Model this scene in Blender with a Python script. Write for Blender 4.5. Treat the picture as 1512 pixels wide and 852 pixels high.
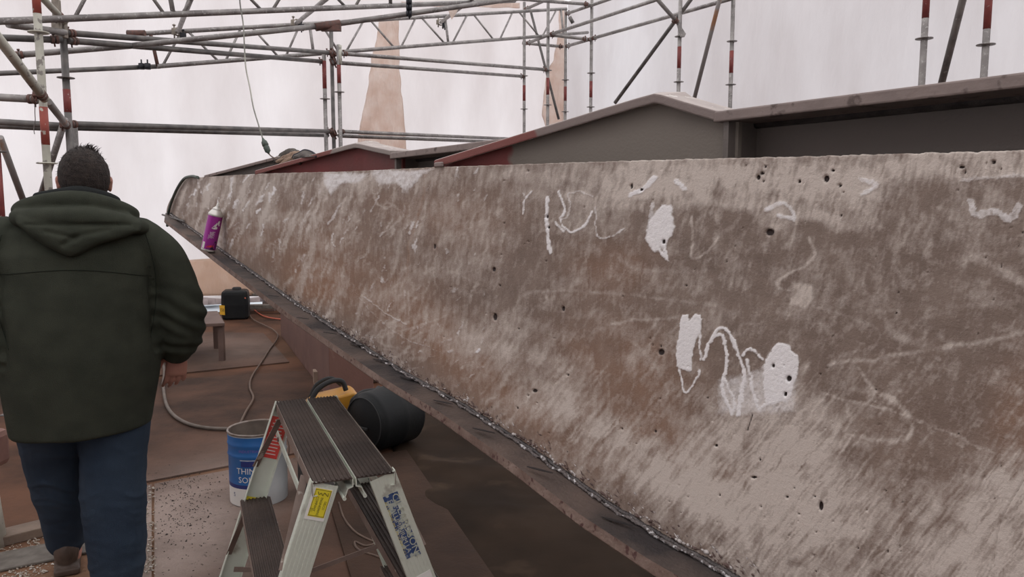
import bpy, bmesh, math, random
import numpy as np
from mathutils import Vector, Matrix, noise as mnoise

for o in list(bpy.data.objects): bpy.data.objects.remove(o, do_unlink=True)
SC = bpy.context.scene
COL = SC.collection

# ------------------------------------------------------------------ camera
F = 1136.0; PITCH = math.radians(6.23); CH = 1.55
cam_d = bpy.data.cameras.new('camera'); cam = bpy.data.objects.new('camera', cam_d); COL.objects.link(cam)
cam.location = (0, 0, CH); cam.rotation_euler = (math.pi/2 - PITCH, 0, 0)
cam_d.sensor_width = 36.0; cam_d.lens = 36.0*F/1512.0; cam_d.clip_start = 0.03; cam_d.clip_end = 300
SC.camera = cam

# ------------------------------------------------------------------ daylight: an overcast sky, white haze round the whole site
world = bpy.data.worlds.new('sky'); SC.world = world; world.use_nodes = True
wn = world.node_tree; wn.nodes.clear()
w_out = wn.nodes.new('ShaderNodeOutputWorld'); w_bg = wn.nodes.new('ShaderNodeBackground')
w_bg.inputs['Color'].default_value = (0.93, 0.97, 1.0, 1); w_bg.inputs['Strength'].default_value = 1.55
wn.links.new(w_bg.outputs[0], w_out.inputs[0])
sun_d = bpy.data.lights.new('sun', 'SUN'); sun_d.energy = 1.6; sun_d.angle = math.radians(30); sun_d.color = (1, .97, .93)
sun = bpy.data.objects.new('sun', sun_d); COL.objects.link(sun)
sun.rotation_euler = (math.radians(38), 0, math.radians(-150))   # veiled sun, high, behind the left shoulder of the viewer

SC.view_settings.view_transform = 'Standard'; SC.view_settings.look = 'None'
SC.view_settings.gamma = 1; SC.view_settings.use_curve_mapping = False
SC.view_settings.exposure = 0.2

# ------------------------------------------------------------------ survey helpers (photo pixel + real distance -> place in the world)
FW = Vector((0, math.cos(PITCH), -math.sin(PITCH))); UP = Vector((0, math.sin(PITCH), math.cos(PITCH))); C0 = Vector((0, 0, CH))
def ray(px, py): return FW + Vector((1, 0, 0))*((px-756)/F) + UP*((426-py)/F)
def A(px, py, Y):
    d = ray(px, py); return C0 + d*(Y/d.y)
def atz(px, py, z=0.0):
    d = ray(px, py); return C0 + d*((z-CH)/d.z)
def onplane(px, py, p0, n):
    d = ray(px, py); return C0 + d*((Vector(p0)-C0).dot(n)/d.dot(n))
def proj(P):
    v = Vector(P)-C0; w = v.dot(FW); return (756+F*v.x/w, 426-F*v.dot(UP)/w)
def proj_np(P):
    v = P-np.array(C0); w = v@np.array(FW); return 756+F*v[:, 0]/w, 426-F*(v@np.array(UP))/w
def along(a, b, px):
    lo, hi = 0.0, 1.0
    sgn = 1 if proj(b)[0] > proj(a)[0] else -1
    for _ in range(40):
        m = (lo+hi)/2
        if (proj(a.lerp(b, m))[0]-px)*sgn < 0: lo = m
        else: hi = m
    return a.lerp(b, (lo+hi)/2)

# ------------------------------------------------------------------ materials
def mat(name, col, rough=.7, metal=0.0, var=None, scale=6.0, bump=0.0, bscale=60.0, spec=.5, detail=5, lo=.35, hi=.65, coord='Object', stretch=(1, 1, 1), third=None, tscale=30., tlo=.6, thi=.68):
    m = bpy.data.materials.new(name); m.use_nodes = True; nt = m.node_tree; b = nt.nodes['Principled BSDF']
    b.inputs['Roughness'].default_value = rough; b.inputs['Metallic'].default_value = metal
    b.inputs['Specular IOR Level'].default_value = spec
    b.inputs['Base Color'].default_value = (*col, 1)
    tc = nt.nodes.new('ShaderNodeTexCoord'); mp = nt.nodes.new('ShaderNodeMapping'); mp.inputs['Scale'].default_value = stretch
    nt.links.new(tc.outputs[coord], mp.inputs['Vector'])
    last = None
    if var is not None:
        n = nt.nodes.new('ShaderNodeTexNoise'); n.inputs['Scale'].default_value = scale; n.inputs['Detail'].default_value = detail
        nt.links.new(mp.outputs[0], n.inputs['Vector'])
        r = nt.nodes.new('ShaderNodeMapRange'); r.inputs[1].default_value = lo; r.inputs[2].default_value = hi
        nt.links.new(n.outputs['Fac'], r.inputs[0])
        mx = nt.nodes.new('ShaderNodeMix'); mx.data_type = 'RGBA'; mx.inputs[6].default_value = (*col, 1); mx.inputs[7].default_value = (*var, 1)
        nt.links.new(r.outputs[0], mx.inputs[0]); last = mx.outputs[2]
    if third is not None:
        n = nt.nodes.new('ShaderNodeTexNoise'); n.inputs['Scale'].default_value = tscale; n.inputs['Detail'].default_value = 4
        nt.links.new(mp.outputs[0], n.inputs['Vector'])
        r = nt.nodes.new('ShaderNodeMapRange'); r.inputs[1].default_value = tlo; r.inputs[2].default_value = thi
        nt.links.new(n.outputs['Fac'], r.inputs[0])
        mx = nt.nodes.new('ShaderNodeMix'); mx.data_type = 'RGBA'; mx.inputs[6].default_value = (*col, 1); mx.inputs[7].default_value = (*third, 1)
        if last: nt.links.new(last, mx.inputs[6])
        nt.links.new(r.outputs[0], mx.inputs[0]); last = mx.outputs[2]
    if last: nt.links.new(last, b.inputs['Base Color'])
    if bump > 0:
        n = nt.nodes.new('ShaderNodeTexNoise'); n.inputs['Scale'].default_value = bscale; n.inputs['Detail'].default_value = 4
        nt.links.new(mp.outputs[0], n.inputs['Vector'])
        bp = nt.nodes.new('ShaderNodeBump'); bp.inputs['Strength'].default_value = bump; bp.inputs['Distance'].default_value = .01
        nt.links.new(n.outputs['Fac'], bp.inputs['Height']); nt.links.new(bp.outputs[0], b.inputs['Normal'])
    return m

def sheet_mat(name, col, col2, tr=.85, scale=.6, stretch=(1, 1, .35), lo=.3, hi=.7, fine=0.12):
    """thin shrink-wrap film: scatters the daylight behind it"""
    m = bpy.data.materials.new(name); m.use_nodes = True; nt = m.node_tree; nt.nodes.clear()
    out = nt.nodes.new('ShaderNodeOutputMaterial'); t = nt.nodes.new('ShaderNodeBsdfTranslucent'); d = nt.nodes.new('ShaderNodeBsdfDiffuse')
    g = nt.nodes.new('ShaderNodeBsdfGlossy'); g.inputs['Roughness'].default_value = .35
    mx = nt.nodes.new('ShaderNodeMixShader'); mx.inputs[0].default_value = 1-tr
    m2 = nt.nodes.new('ShaderNodeMixShader'); m2.inputs[0].default_value = .04
    tc = nt.nodes.new('ShaderNodeTexCoord'); mp = nt.nodes.new('ShaderNodeMapping'); mp.inputs['Scale'].default_value = stretch
    nt.links.new(tc.outputs['Object'], mp.inputs['Vector'])
    n = nt.nodes.new('ShaderNodeTexNoise'); n.inputs['Scale'].default_value = scale; n.inputs['Detail'].default_value = 6; n.inputs['Roughness'].default_value = .55
    nt.links.new(mp.outputs[0], n.inputs['Vector'])
    r = nt.nodes.new('ShaderNodeMapRange'); r.inputs[1].default_value = lo; r.inputs[2].default_value = hi
    nt.links.new(n.outputs['Fac'], r.inputs[0])
    c = nt.nodes.new('ShaderNodeMix'); c.data_type = 'RGBA'; c.inputs[6].default_value = (*col, 1); c.inputs[7].default_value = (*col2, 1)
    nt.links.new(r.outputs[0], c.inputs[0])
    nt.links.new(c.outputs[2], t.inputs['Color']); nt.links.new(c.outputs[2], d.inputs['Color'])
    n2 = nt.nodes.new('ShaderNodeTexNoise'); n2.inputs['Scale'].default_value = 2.2; n2.inputs['Detail'].default_value = 5
    mp2 = nt.nodes.new('ShaderNodeMapping'); mp2.inputs['Scale'].default_value = (1.6, 1.6, .5); nt.links.new(tc.outputs['Object'], mp2.inputs['Vector'])
    nt.links.new(mp2.outputs[0], n2.inputs['Vector'])
    bp = nt.nodes.new('ShaderNodeBump'); bp.inputs['Strength'].default_value = fine; bp.inputs['Distance'].default_value = .3
    nt.links.new(n2.outputs['Fac'], bp.inputs['Height'])
    for s in (t, d, g): nt.links.new(bp.outputs[0], s.inputs['Normal'])
    nt.links.new(t.outputs[0], mx.inputs[1]); nt.links.new(d.outputs[0], mx.inputs[2])
    nt.links.new(mx.outputs[0], m2.inputs[1]); nt.links.new(g.outputs[0], m2.inputs[2]); nt.links.new(m2.outputs[0], out.inputs[0])
    return m

M = {}
M['wrap'] = sheet_mat('shrink_wrap', (.47, .41, .402), (.60, .545, .542), scale=.8, lo=.35, hi=.68)
M['wrap_roof'] = sheet_mat('shrink_wrap_roof', (.80, .76, .76), (.86, .82, .82))
M['wrap_tan'] = sheet_mat('shrink_wrap_patched', (.80, .68, .61), (.90, .83, .78), scale=5, stretch=(1, 1, 1), fine=.5)
M['wrap_low'] = sheet_mat('shrink_wrap_muddy', (.74, .60, .50), (.84, .72, .63), scale=2.5, stretch=(1, 1, 1), fine=.3)
M['galv'] = mat('galvanised_tube', (.19, .175, .17), .5, .35, var=(.33, .31, .295), scale=9, bump=.1, third=(.42, .40, .385), tscale=45, tlo=.6, thi=.66)
M['galv_dark'] = mat('weathered_tube', (.10, .095, .092), .55, .3, var=(.19, .175, .165), scale=9, bump=.1)
M['galv_rust'] = mat('rusting_tube', (.27, .25, .24), .6, .25, var=(.30, .15, .08), scale=3.5, lo=.52, hi=.62, bump=.15)
M['cream'] = mat('flaking_cream_paint', (.46, .45, .38), .6, 0, var=(.55, .54, .47), scale=12, third=(.24, .22, .20), tscale=22, tlo=.58, thi=.63, bump=.15)
M['redband'] = mat('red_band_paint', (.25, .055, .045), .6, 0, var=(.17, .035, .035), scale=12, third=(.38, .33, .3), tscale=40, tlo=.66, thi=.7)
M['redband_n'] = mat('flaking_red_paint', (.36, .075, .05), .6, 0, var=(.27, .06, .045), scale=12, third=(.5, .47, .4), tscale=26, tlo=.6, thi=.64, bump=.15)
M['coupler'] = mat('rusty_coupler', (.10, .065, .055), .7, .2, var=(.16, .075, .06), scale=30, bump=.2)
M['black_clamp'] = mat('black_clamp', (.02, .02, .026), .6, .2)
M['clip_brown'] = mat('dull_brown_fitting', (.22, .19, .16), .7, .1, var=(.32, .28, .23), scale=20)

# ------------------------------------------------------------------ mesh helpers
def tag(o, label=None, cat=None, group=None, kind=None):
    if label: o['label'] = label
    if cat: o['category'] = cat
    if group: o['group'] = group
    if kind: o['kind'] = kind
    return o
def link(name, me, m, parent=None, smooth=True):
    o = bpy.data.objects.new(name, me); COL.objects.link(o)
    if m is not None and len(me.materials) == 0: me.materials.append(m)
    if smooth: me.polygons.foreach_set('use_smooth', [True]*len(me.polygons))
    if parent is not None: o.parent = parent
    return o
def obj(name, bm, m, parent=None, smooth=False, bevel=0, local=True):
    me = bpy.data.meshes.new(name); bmesh.ops.recalc_face_normals(bm, faces=bm.faces[:]); bm.to_mesh(me); bm.free()
    o = link(name, me, m, parent, smooth)
    if parent is not None and local:           # the shape was given in world coordinates: bring it into the parent's frame
        o.matrix_parent_inverse = parent_inv(parent)
    if bevel:
        b = o.modifiers.new('bevel', 'BEVEL'); b.width = bevel; b.segments = 2; b.limit_method = 'ANGLE'
    return o
def parent_inv(p):
    mw = p.matrix_basis.copy(); q = p
    while q.parent is not None:
        mw = q.parent.matrix_basis @ q.matrix_parent_inverse @ mw; q = q.parent
    return mw.inverted()
def empty(name, loc, label=None, cat=None, group=None, rz=0):
    o = bpy.data.objects.new(name, None); COL.objects.link(o); o.location = loc; o.rotation_euler = (0, 0, rz)
    o.empty_display_size = .1
    return tag(o, label, cat, group)
def setorigin(o, p):
    """move the origin of a mesh given in world coordinates to p"""
    o.data.transform(Matrix.Translation(-Vector(p))); o.location = Vector(p); return o
def frame(d):
    d = d.normalized(); a = Vector((0, 0, 1)) if abs(d.z) < .9 else Vector((1, 0, 0))
    u = a.cross(d).normalized(); v = d.cross(u).normalized(); return u, v
def add_tube(bm, pts, r, seg=12, caps=True, hollow=False):
    pts = [Vector(p) for p in pts]; n = len(pts); rs = r if isinstance(r, (list, tuple)) else [r]*n
    rings = []; prevu = None
    for i, p in enumerate(pts):
        d = (pts[min(i+1, n-1)]-pts[max(i-1, 0)]).normalized()
        if prevu is None: u, v = frame(d)
        else:
            u = (prevu-d*prevu.dot(d)).normalized(); v = d.cross(u)
        prevu = u
        rings.append([bm.verts.new(p+(u*math.cos(2*math.pi*k/seg)+v*math.sin(2*math.pi*k/seg))*rs[i]) for k in range(seg)])
    for a, b in zip(rings, rings[1:]):
        for k in range(seg):
            f = bm.faces.new((a[k], a[(k+1) % seg], b[(k+1) % seg], b[k])); f.smooth = True
    if caps:
        bm.faces.new(rings[0][::-1]); bm.faces.new(rings[-1])
    return rings
def add_box(bm, c, s, ax=None):
    """box: centre, full sizes, optional 3 axes"""
    c = Vector(c); ax = ax or (Vector((1, 0, 0)), Vector((0, 1, 0)), Vector((0, 0, 1)))
    v = []
    for z in (-1, 1):
        for y in (-1, 1):
            for x in (-1, 1):
                v.append(bm.verts.new(c+ax[0]*(x*s[0]/2)+ax[1]*(y*s[1]/2)+ax[2]*(z*s[2]/2)))
    for f in ((0, 1, 3, 2), (4, 6, 7, 5), (0, 4, 5, 1), (2, 3, 7, 6), (0, 2, 6, 4), (1, 5, 7, 3)):
        bm.faces.new([v[i] for i in f])
def add_prism(bm, poly, ext):
    """polygon (world points) pushed along the vector ext"""
    a = [bm.verts.new(Vector(p)) for p in poly]; b = [bm.verts.new(Vector(p)+ext) for p in poly]; n = len(a)
    bm.faces.new(a); bm.faces.new(b[::-1])
    for i in range(n): bm.faces.new((a[i], b[i], b[(i+1) % n], a[(i+1) % n]))
def add_lathe(bm, prof, seg=24, c=(0, 0, 0), ax=None, a0=0, a1=2*math.pi):
    c = Vector(c); ax = ax or (Vector((1, 0, 0)), Vector((0, 1, 0)), Vector((0, 0, 1)))
    full = abs(a1-a0-2*math.pi) < 1e-6; n = seg if full else seg+1
    rings = []
    for r, z in prof:
        rings.append([bm.verts.new(c+ax[2]*z+(ax[0]*math.cos(a0+(a1-a0)*k/seg)+ax[1]*math.sin(a0+(a1-a0)*k/seg))*r) for k in range(n)])
    for a, b in zip(rings, rings[1:]):
        for k in range(seg if full else seg):
            k2 = (k+1) % n
            try: f = bm.faces.new((a[k], a[k2], b[k2], b[k])); f.smooth = True
            except ValueError: pass
    return rings
def add_ball(bm, c, r, ax=None, u=12, v=8):
    prof = [(r*math.sin(math.pi*i/v)+1e-5, -r*math.cos(math.pi*i/v)) for i in range(v+1)]
    add_lathe(bm, prof, u, c, ax)
def catmull(pts, n=8):
    pts = [Vector(p) for p in pts]; P = [pts[0]*2-pts[1]]+pts+[pts[-1]*2-pts[-2]]; out = []
    for i in range(1, len(P)-2):
        for k in range(n):
            t = k/n
            out.append(.5*((2*P[i])+(P[i+1]-P[i-1])*t+(2*P[i-1]-5*P[i]+4*P[i+1]-P[i+2])*t*t+(3*P[i]-P[i-1]-3*P[i+1]+P[i+2])*t**3))
    out.append(pts[-1]); return out
def vn(x, y, s=0.0): return mnoise.noise(Vector((x, y, s)))
def grid_obj(name, fn, nu, nv, m, parent=None, smooth=True):
    """surface fn(u,v)->Vector, u,v in 0..1"""
    vs = [fn(i/nu, j/nv) for j in range(nv+1) for i in range(nu+1)]
    fs = [(j*(nu+1)+i, j*(nu+1)+i+1, (j+1)*(nu+1)+i+1, (j+1)*(nu+1)+i) for j in range(nv) for i in range(nu)]
    me = bpy.data.meshes.new(name); me.from_pydata([tuple(v) for v in vs], [], fs)
    return link(name, me, m, parent, smooth)
def text_mesh(s, size):
    c = bpy.data.curves.new('t', 'FONT'); c.body = s; c.size = size; c.align_x = 'CENTER'; c.align_y = 'CENTER'; c.resolution_u = 2
    o = bpy.data.objects.new('t', c); COL.objects.link(o)
    bpy.context.view_layer.update()
    me = bpy.data.meshes.new_from_object(o.evaluated_get(bpy.context.evaluated_depsgraph_get()))
    bpy.data.objects.remove(o, do_unlink=True); bpy.data.curves.remove(c); me.materials.clear(); return me
def place_text(name, s, size, c, xd, yd, m, parent, bend=None, sx=1.0):
    """flat lettering: c centre, xd reading direction, yd up direction of the letters"""
    me = text_mesh(s, size)
    for v in me.vertices:
        x, y = v.co.x*sx, v.co.y
        v.co = bend(x, y) if bend else Vector(c)+Vector(xd)*x+Vector(yd)*y
    o = link(name, me, m, parent, False); o.matrix_parent_inverse = parent_inv(parent); return o

# ------------------------------------------------------------------ SETTING: ground, floor, film walls and roof
BC = Vector((.99, 14.2, 0))                       # far corner of the shelter
dB = Vector((-1.676, -1, 0)).normalized()         # back wall runs left and towards the viewer
dR = Vector((.604, -1, 0)).normalized()           # right wall runs right and towards the viewer
LB, LR, HW = 12.5, 20.0, 5.15
cBL = BC+dB*LB; cFR = BC+dR*LR; cFL = cBL+dR*LR
nB = Vector((-dB.y, dB.x, 0)); nR = Vector((-dR.y, dR.x, 0))
if nB.dot(-BC) < 0: nB = -nB
if nR.dot(-BC) < 0: nR = -nR

def wall(name, a, b, n_in, z0=0.0, amp=.03, nu=120, nv=48, seed=0, lift=None):
    L = (b-a).length
    def fn(u, v):
        z = z0+(HW-z0)*v
        if lift: z = max(z, 0) if v > 0 else lift(u)
        p = a.lerp(b, u); x = u*L
        w = amp*(vn(x*1.1, z*.35, seed)+.5*vn(x*3.2, z*.7, seed+9))+amp*.9*abs(math.sin(math.pi*x/2.5))*.8
        return Vector((p.x, p.y, z))-n_in*(w)
    o = grid_obj(name, fn, nu, nv, M['wrap']); return tag(o, kind='structure')
def lift_back(u):
    # the film is torn short near the floor: daylight shows under it
    x = u*LB
    return .22+.05*math.sin(x*3) if 1.5 < x < 7.5 else .02
wall('wall_back', BC, cBL, nB, seed=3, lift=lift_back)
wall('wall_right', BC, cFR, nR, seed=8)
wall('wall_left', cBL, cFL, -nR, seed=15)
wall('wall_front', cFR, cFL, -nB, seed=21)
def roof_fn(u, v):
    p = BC+dB*(LB*u)+dR*(LR*v)
    return Vector((p.x, p.y, HW+1.1*(1-abs(2*u-1))+.04*vn(p.x*1.2, p.y*1.2, 2)-.05*abs(math.sin(v*LR*1.25))))
tag(grid_obj('ceiling', roof_fn, 60, 80, M['wrap_roof']), kind='structure')
# gable pieces above the two end walls close the roof
for nm, off in (('wall_back_gable', 0.0), ('wall_front_gable', LR)):
    def gf(u, v, off=off):
        p = BC+dB*(LB*u)+dR*off
        return Vector((p.x, p.y, HW-.02+(1.1*(1-abs(2*u-1))+.03)*v))
    tag(grid_obj(nm, gf, 24, 3, M['wrap']), kind='structure')

# outside ground: pale hard standing
M['yard'] = mat('pale_concrete', (.33, .35, .38), .8, 0, var=(.42, .44, .47), scale=.8)
bm = bmesh.new(); add_box(bm, (0, 6, -.11), (80, 80, .1)); tag(obj('ground_yard', bm, M['yard']), kind='structure')

def floor_mat(name, dark, brown, dusty, grit=(.03, .022, .018), rough=.75):
    """scuffed dirty boards: dark stain, rust-brown earth and pale dust worked together"""
    m = mat(name, brown, rough, 0, spec=.12); nt = m.node_tree; b = nt.nodes['Principled BSDF']
    tc = nt.nodes.new('ShaderNodeTexCoord')
    def nz(scale, det, lo, hi, rough=.6, st=(1, 1, 1)):
        mp = nt.nodes.new('ShaderNodeMapping'); mp.inputs['Scale'].default_value = st; nt.links.new(tc.outputs['Object'], mp.inputs['Vector'])
        n = nt.nodes.new('ShaderNodeTexNoise'); n.inputs['Scale'].default_value = scale; n.inputs['Detail'].default_value = det; n.inputs['Roughness'].default_value = rough
        nt.links.new(mp.outputs[0], n.inputs['Vector'])
        r = nt.nodes.new('ShaderNodeMapRange'); r.inputs[1].default_value = lo; r.inputs[2].default_value = hi
        nt.links.new(n.outputs['Fac'], r.inputs[0]); return r.outputs[0], n
    def mix(a, bcol, fac):
        x = nt.nodes.new('ShaderNodeMix'); x.data_type = 'RGBA'
        if isinstance(a, tuple): x.inputs[6].default_value = (*a, 1)
        else: nt.links.new(a, x.inputs[6])
        x.inputs[7].default_value = (*bcol, 1); nt.links.new(fac, x.inputs[0]); return x.outputs[2]
    f1, _ = nz(1.1, 6, .4, .62); c = mix(brown, dark, f1)
    at = nt.nodes.new('ShaderNodeAttribute'); at.attribute_name = 'dust'
    f2, _ = nz(2.3, 8, .3, .6, .65)
    mu = nt.nodes.new('ShaderNodeMath'); mu.operation = 'MULTIPLY'; nt.links.new(at.outputs['Fac'], mu.inputs[0])
    ad = nt.nodes.new('ShaderNodeMath'); ad.operation = 'MULTIPLY_ADD'; ad.inputs[1].default_value = .5; ad.inputs[2].default_value = .6; nt.links.new(f2, ad.inputs[0])
    nt.links.new(ad.outputs[0], mu.inputs[1]); mu.use_clamp = True
    c = mix(c, dusty, mu.outputs[0])
    f3, n3 = nz(26, 6, .62, .68, .7); f4, _ = nz(2.0, 3, .45, .6)
    m3 = nt.nodes.new('ShaderNodeMath'); m3.operation = 'MULTIPLY'; nt.links.new(f3, m3.inputs[0]); nt.links.new(f4, m3.inputs[1])
    c = mix(c, grit, m3.outputs[0]); nt.links.new(c, b.inputs['Base Color'])
    bp = nt.nodes.new('ShaderNodeBump'); bp.inputs['Strength'].default_value = .35; bp.inputs['Distance'].default_value = .012
    nt.links.new(n3.outputs['Fac'], bp.inputs['Height']); nt.links.new(bp.outputs[0], b.inputs['Normal'])
    return m
M['floor'] = floor_mat('stained_floor', (.04, .022, .015), (.12, .056, .033), (.27, .155, .095))
M['sheet'] = floor_mat('dirty_floor_sheet', (.042, .025, .018), (.098, .052, .035), (.32, .25, .215))
def dust_at(x, y):
    """dust lies on the walkway left of the steps, in a drift by the far wall, hardly under the girder"""
    g = lambda cx, cy, rx, ry, a: a*math.exp(-((x-cx)/rx)**2-((y-cy)/ry)**2)
    return min(1.0, g(-1.65, 3.55, .40, .9, 1.15)+g(-2.4, 2.6, .8, .8, .6)+g(-3.0, 8.2, 1.4, .9, .35)+0)
def set_dust(o, k=1.0):
    me = o.data; a = me.attributes.new('dust', 'FLOAT', 'POINT'); mw = o.matrix_basis
    a.data.foreach_set('value', [k*dust_at(*(mw@v.co).xy) for v in me.vertices])
def floor_fn(u, v):
    p = BC+dB*(LB*u)+dR*(LR*v); return Vector((p.x, p.y, 0))
fl = grid_obj('floor', floor_fn, 130, 200, M['floor']); tag(fl, kind='structure'); set_dust(fl)
bm = bmesh.new(); add_prism(bm, [BC+Vector((0, 0, -.06)), cBL+Vector((0, 0, -.06)), cFL+Vector((0, 0, -.06)), cFR+Vector((0, 0, -.06))], Vector((0, 0, .055)))
tag(obj('trim_1', bm, M['floor']), kind='structure')

def polygrid(name, corners, z, th, m, label, cat='board', group=None, n=24, lab_kind=None, wob=.0):
    """thin quad sheet lying on the floor, from four floor corners"""
    a, b, c, d = [Vector((p[0], p[1], z)) for p in corners]
    def fn(u, v):
        p = a.lerp(b, u).lerp(d.lerp(c, u), v)
        return p+Vector((0, 0, th+wob*max(0, vn(p.x*2.2, p.y*2.2, z*40))))
    bm = bmesh.new(); vs = [[bm.verts.new(fn(i/n, j/n)) for i in range(n+1)] for j in range(n+1)]
    for j in range(n):
        for i in range(n): bm.faces.new((vs[j][i], vs[j][i+1], vs[j+1][i+1], vs[j+1][i]))
    rim = [vs[0][i] for i in range(n+1)]+[vs[j][n] for j in range(1, n+1)]+[vs[n][i] for i in range(n-1, -1, -1)]+[vs[j][0] for j in range(n-1, 0, -1)]
    low = [bm.verts.new((v.co.x, v.co.y, z)) for v in rim]; k = len(rim)
    for i in range(k): bm.faces.new((rim[i], rim[(i+1) % k], low[(i+1) % k], low[i]))
    bm.faces.new(low)
    o = obj(name, bm, m); tag(o, label, cat, group); set_dust(o); return o
def fp(*pts): return [atz(x, y, 0)[:2] for x, y in pts]
polygrid('floor_board', fp((140, 489), (389, 493), (427, 536), (140, 566)), .001, .012, M['sheet'], 'wide brown floor board lying behind the walker by the bench legs')
polygrid('floor_board', fp((60, 575), (462, 548), (520, 655), (217, 713)), .001, .010, M['sheet'], 'broad stained floor board crossed by the grey hose, behind the blue pail')
polygrid('floor_board', fp((228, 716), (520, 662), (640, 900), (228, 1010)), .001, .007, M['sheet'], 'dusty speckled floor board between the walker and the steps')
polygrid('floor_strip', fp((206, 722), (224, 718), (224, 1000), (203, 1000)), .001, .012, M['sheet'], 'narrow pale floor strip beside the right trouser leg of the walker', 'strip')
polygrid('floor_strip', fp((188, 722), (203, 722), (200, 1000), (180, 1000)), .001, .010, M['sheet'], 'narrow dusty floor strip touching the right trouser leg of the walker', 'strip')
M['dark_board'] = floor_mat('dark_shade_board', (.028, .017, .012), (.060, .034, .023), (.10, .07, .055))  # added board: puts deeper shade under girder and ladder into the floor colour
polygrid('floor_board', fp((470, 690), (600, 668), (800, 960), (560, 1000)), .0115, .006, M['dark_board'], 'dark board added to deepen the shade beneath the right legs of the ladder')
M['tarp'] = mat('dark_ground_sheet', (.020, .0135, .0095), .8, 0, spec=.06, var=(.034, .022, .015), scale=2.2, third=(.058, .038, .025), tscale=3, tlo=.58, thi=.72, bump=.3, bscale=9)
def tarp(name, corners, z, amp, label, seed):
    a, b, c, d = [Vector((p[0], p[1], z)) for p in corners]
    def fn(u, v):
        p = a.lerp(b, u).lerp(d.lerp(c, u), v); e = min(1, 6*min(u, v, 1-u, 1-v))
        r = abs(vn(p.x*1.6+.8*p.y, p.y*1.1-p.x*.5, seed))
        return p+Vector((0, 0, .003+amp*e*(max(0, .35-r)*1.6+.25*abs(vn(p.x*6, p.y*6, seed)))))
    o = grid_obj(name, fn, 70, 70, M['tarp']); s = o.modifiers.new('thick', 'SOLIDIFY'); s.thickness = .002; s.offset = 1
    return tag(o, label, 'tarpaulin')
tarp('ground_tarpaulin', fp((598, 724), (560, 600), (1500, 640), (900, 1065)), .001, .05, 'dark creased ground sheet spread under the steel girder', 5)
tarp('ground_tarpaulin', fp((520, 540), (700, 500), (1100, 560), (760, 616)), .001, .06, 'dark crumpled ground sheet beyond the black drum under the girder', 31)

# ------------------------------------------------------------------ SCAFFOLDING
R48 = .02415
def bevz(p, z): return Vector((p.x, p.y, z))
def disc(parent, c, m, ax=Vector((0, 0, 1)), r=.062):
    """rosette: eight-holed flange ring on an upright"""
    bm = bmesh.new(); u, v = frame(ax)
    add_lathe(bm, [(.026, -.005), (r*.82, -.005), (r, -.003), (r, .003), (r*.82, .005), (.026, .005), (.026, -.005)], 16, c, (u, v, ax))
    obj('rosette', bm, m, parent)
def band(parent, a, b, m, r=R48+.0008):
    bm = bmesh.new(); add_tube(bm, [a, b], r, 16); obj('paint_band', bm, m, parent)
def knuckle(parent, c, d, m=None, s=.85, name='coupler'):
    """wedge coupler: two jaws round the tube, a hinge block and a bolt with its nut"""
    m = m or M['coupler']; c = Vector(c); d = Vector(d).normalized(); u, v = frame(d); bm = bmesh.new()
    for k in (-1, 1): add_lathe(bm, [(.027*s, -.010), (.036*s, -.010), (.036*s, .010), (.027*s, .010), (.027*s, -.010)], 12, c+d*(.018*k*s), (u, v, d))
    add_box(bm, c+u*.038*s, (.026*s, .05*s, .05*s), (u, v, d)); add_tube(bm, [c-v*.055*s+u*.03*s, c+v*.06*s+u*.03*s], .007*s, 8)
    add_lathe(bm, [(0.001, -.006), (.014*s, -.006), (.014*s, .006), (.001, .006)], 6, c+v*.052*s+u*.03*s, (u, d, v))
    obj(name, bm, m, parent)
def upright(px, py, Y, ztop, label, m='galv', rosettes=(), bands=(), group=None, z0=0.0, name='scaffold_pole', bm_mat='redband', r=R48, px2=None):
    P = A(px, py, Y); base = Vector((P.x, P.y, z0))
    top = Vector((P.x, P.y, ztop))
    bm = bmesh.new(); add_tube(bm, [base, top], r, 16)
    # base plate
    if z0 == 0: add_box(bm, base+Vector((0, 0, .004)), (.15, .15, .008))
    # joint sleeve: swaged shoulder part way up
    o = obj(name, bm, M[m]); setorigin(o, base); tag(o, label, 'pole', group)
    def z_at(y): return A(px, y, Y).z
    for y in rosettes: disc(o, Vector((P.x, P.y, z_at(y))), M[m])
    for y1, y2 in bands: band(o, Vector((P.x, P.y, z_at(y1))), Vector((P.x, P.y, z_at(y2))), M[bm_mat], r+.0008)
    return o
def pipe(a, b, label, m='galv', cat='rail', name='scaffold_rail', r=R48, c0=None, c1=None, group=None, ends=None):
    """a = (px,py,Y) photo survey of one end, b of the other"""
    p, q = A(*a), A(*b); bm = bmesh.new(); d = (q-p).normalized()
    # tubes that leave the picture run on to their next joint
    def run_on(s, e, lim): return e+(e-s).normalized()*max(0, min(1.3, (4.95-e.z)/max(1e-3, (e-s).normalized().z) if (e-s).z > 0 else 1.3, lim))
    if b[1] < 0 and cat in ('rail', 'brace'): q = run_on(p, q, 1.3)
    if a[1] < 0 and cat in ('rail', 'brace'): p = run_on(q, p, 1.3)
    if a[0] < 0: p = run_on(q, p, .5)
    add_tube(bm, [p, q], r, 14); o = obj(name, bm, M[m]); setorigin(o, p); tag(o, label, cat, group)
    if c0: knuckle(o, p+d*.05, d)
    if c1: knuckle(o, q-d*.05, d)
    return o

TOP = 5.0
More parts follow.
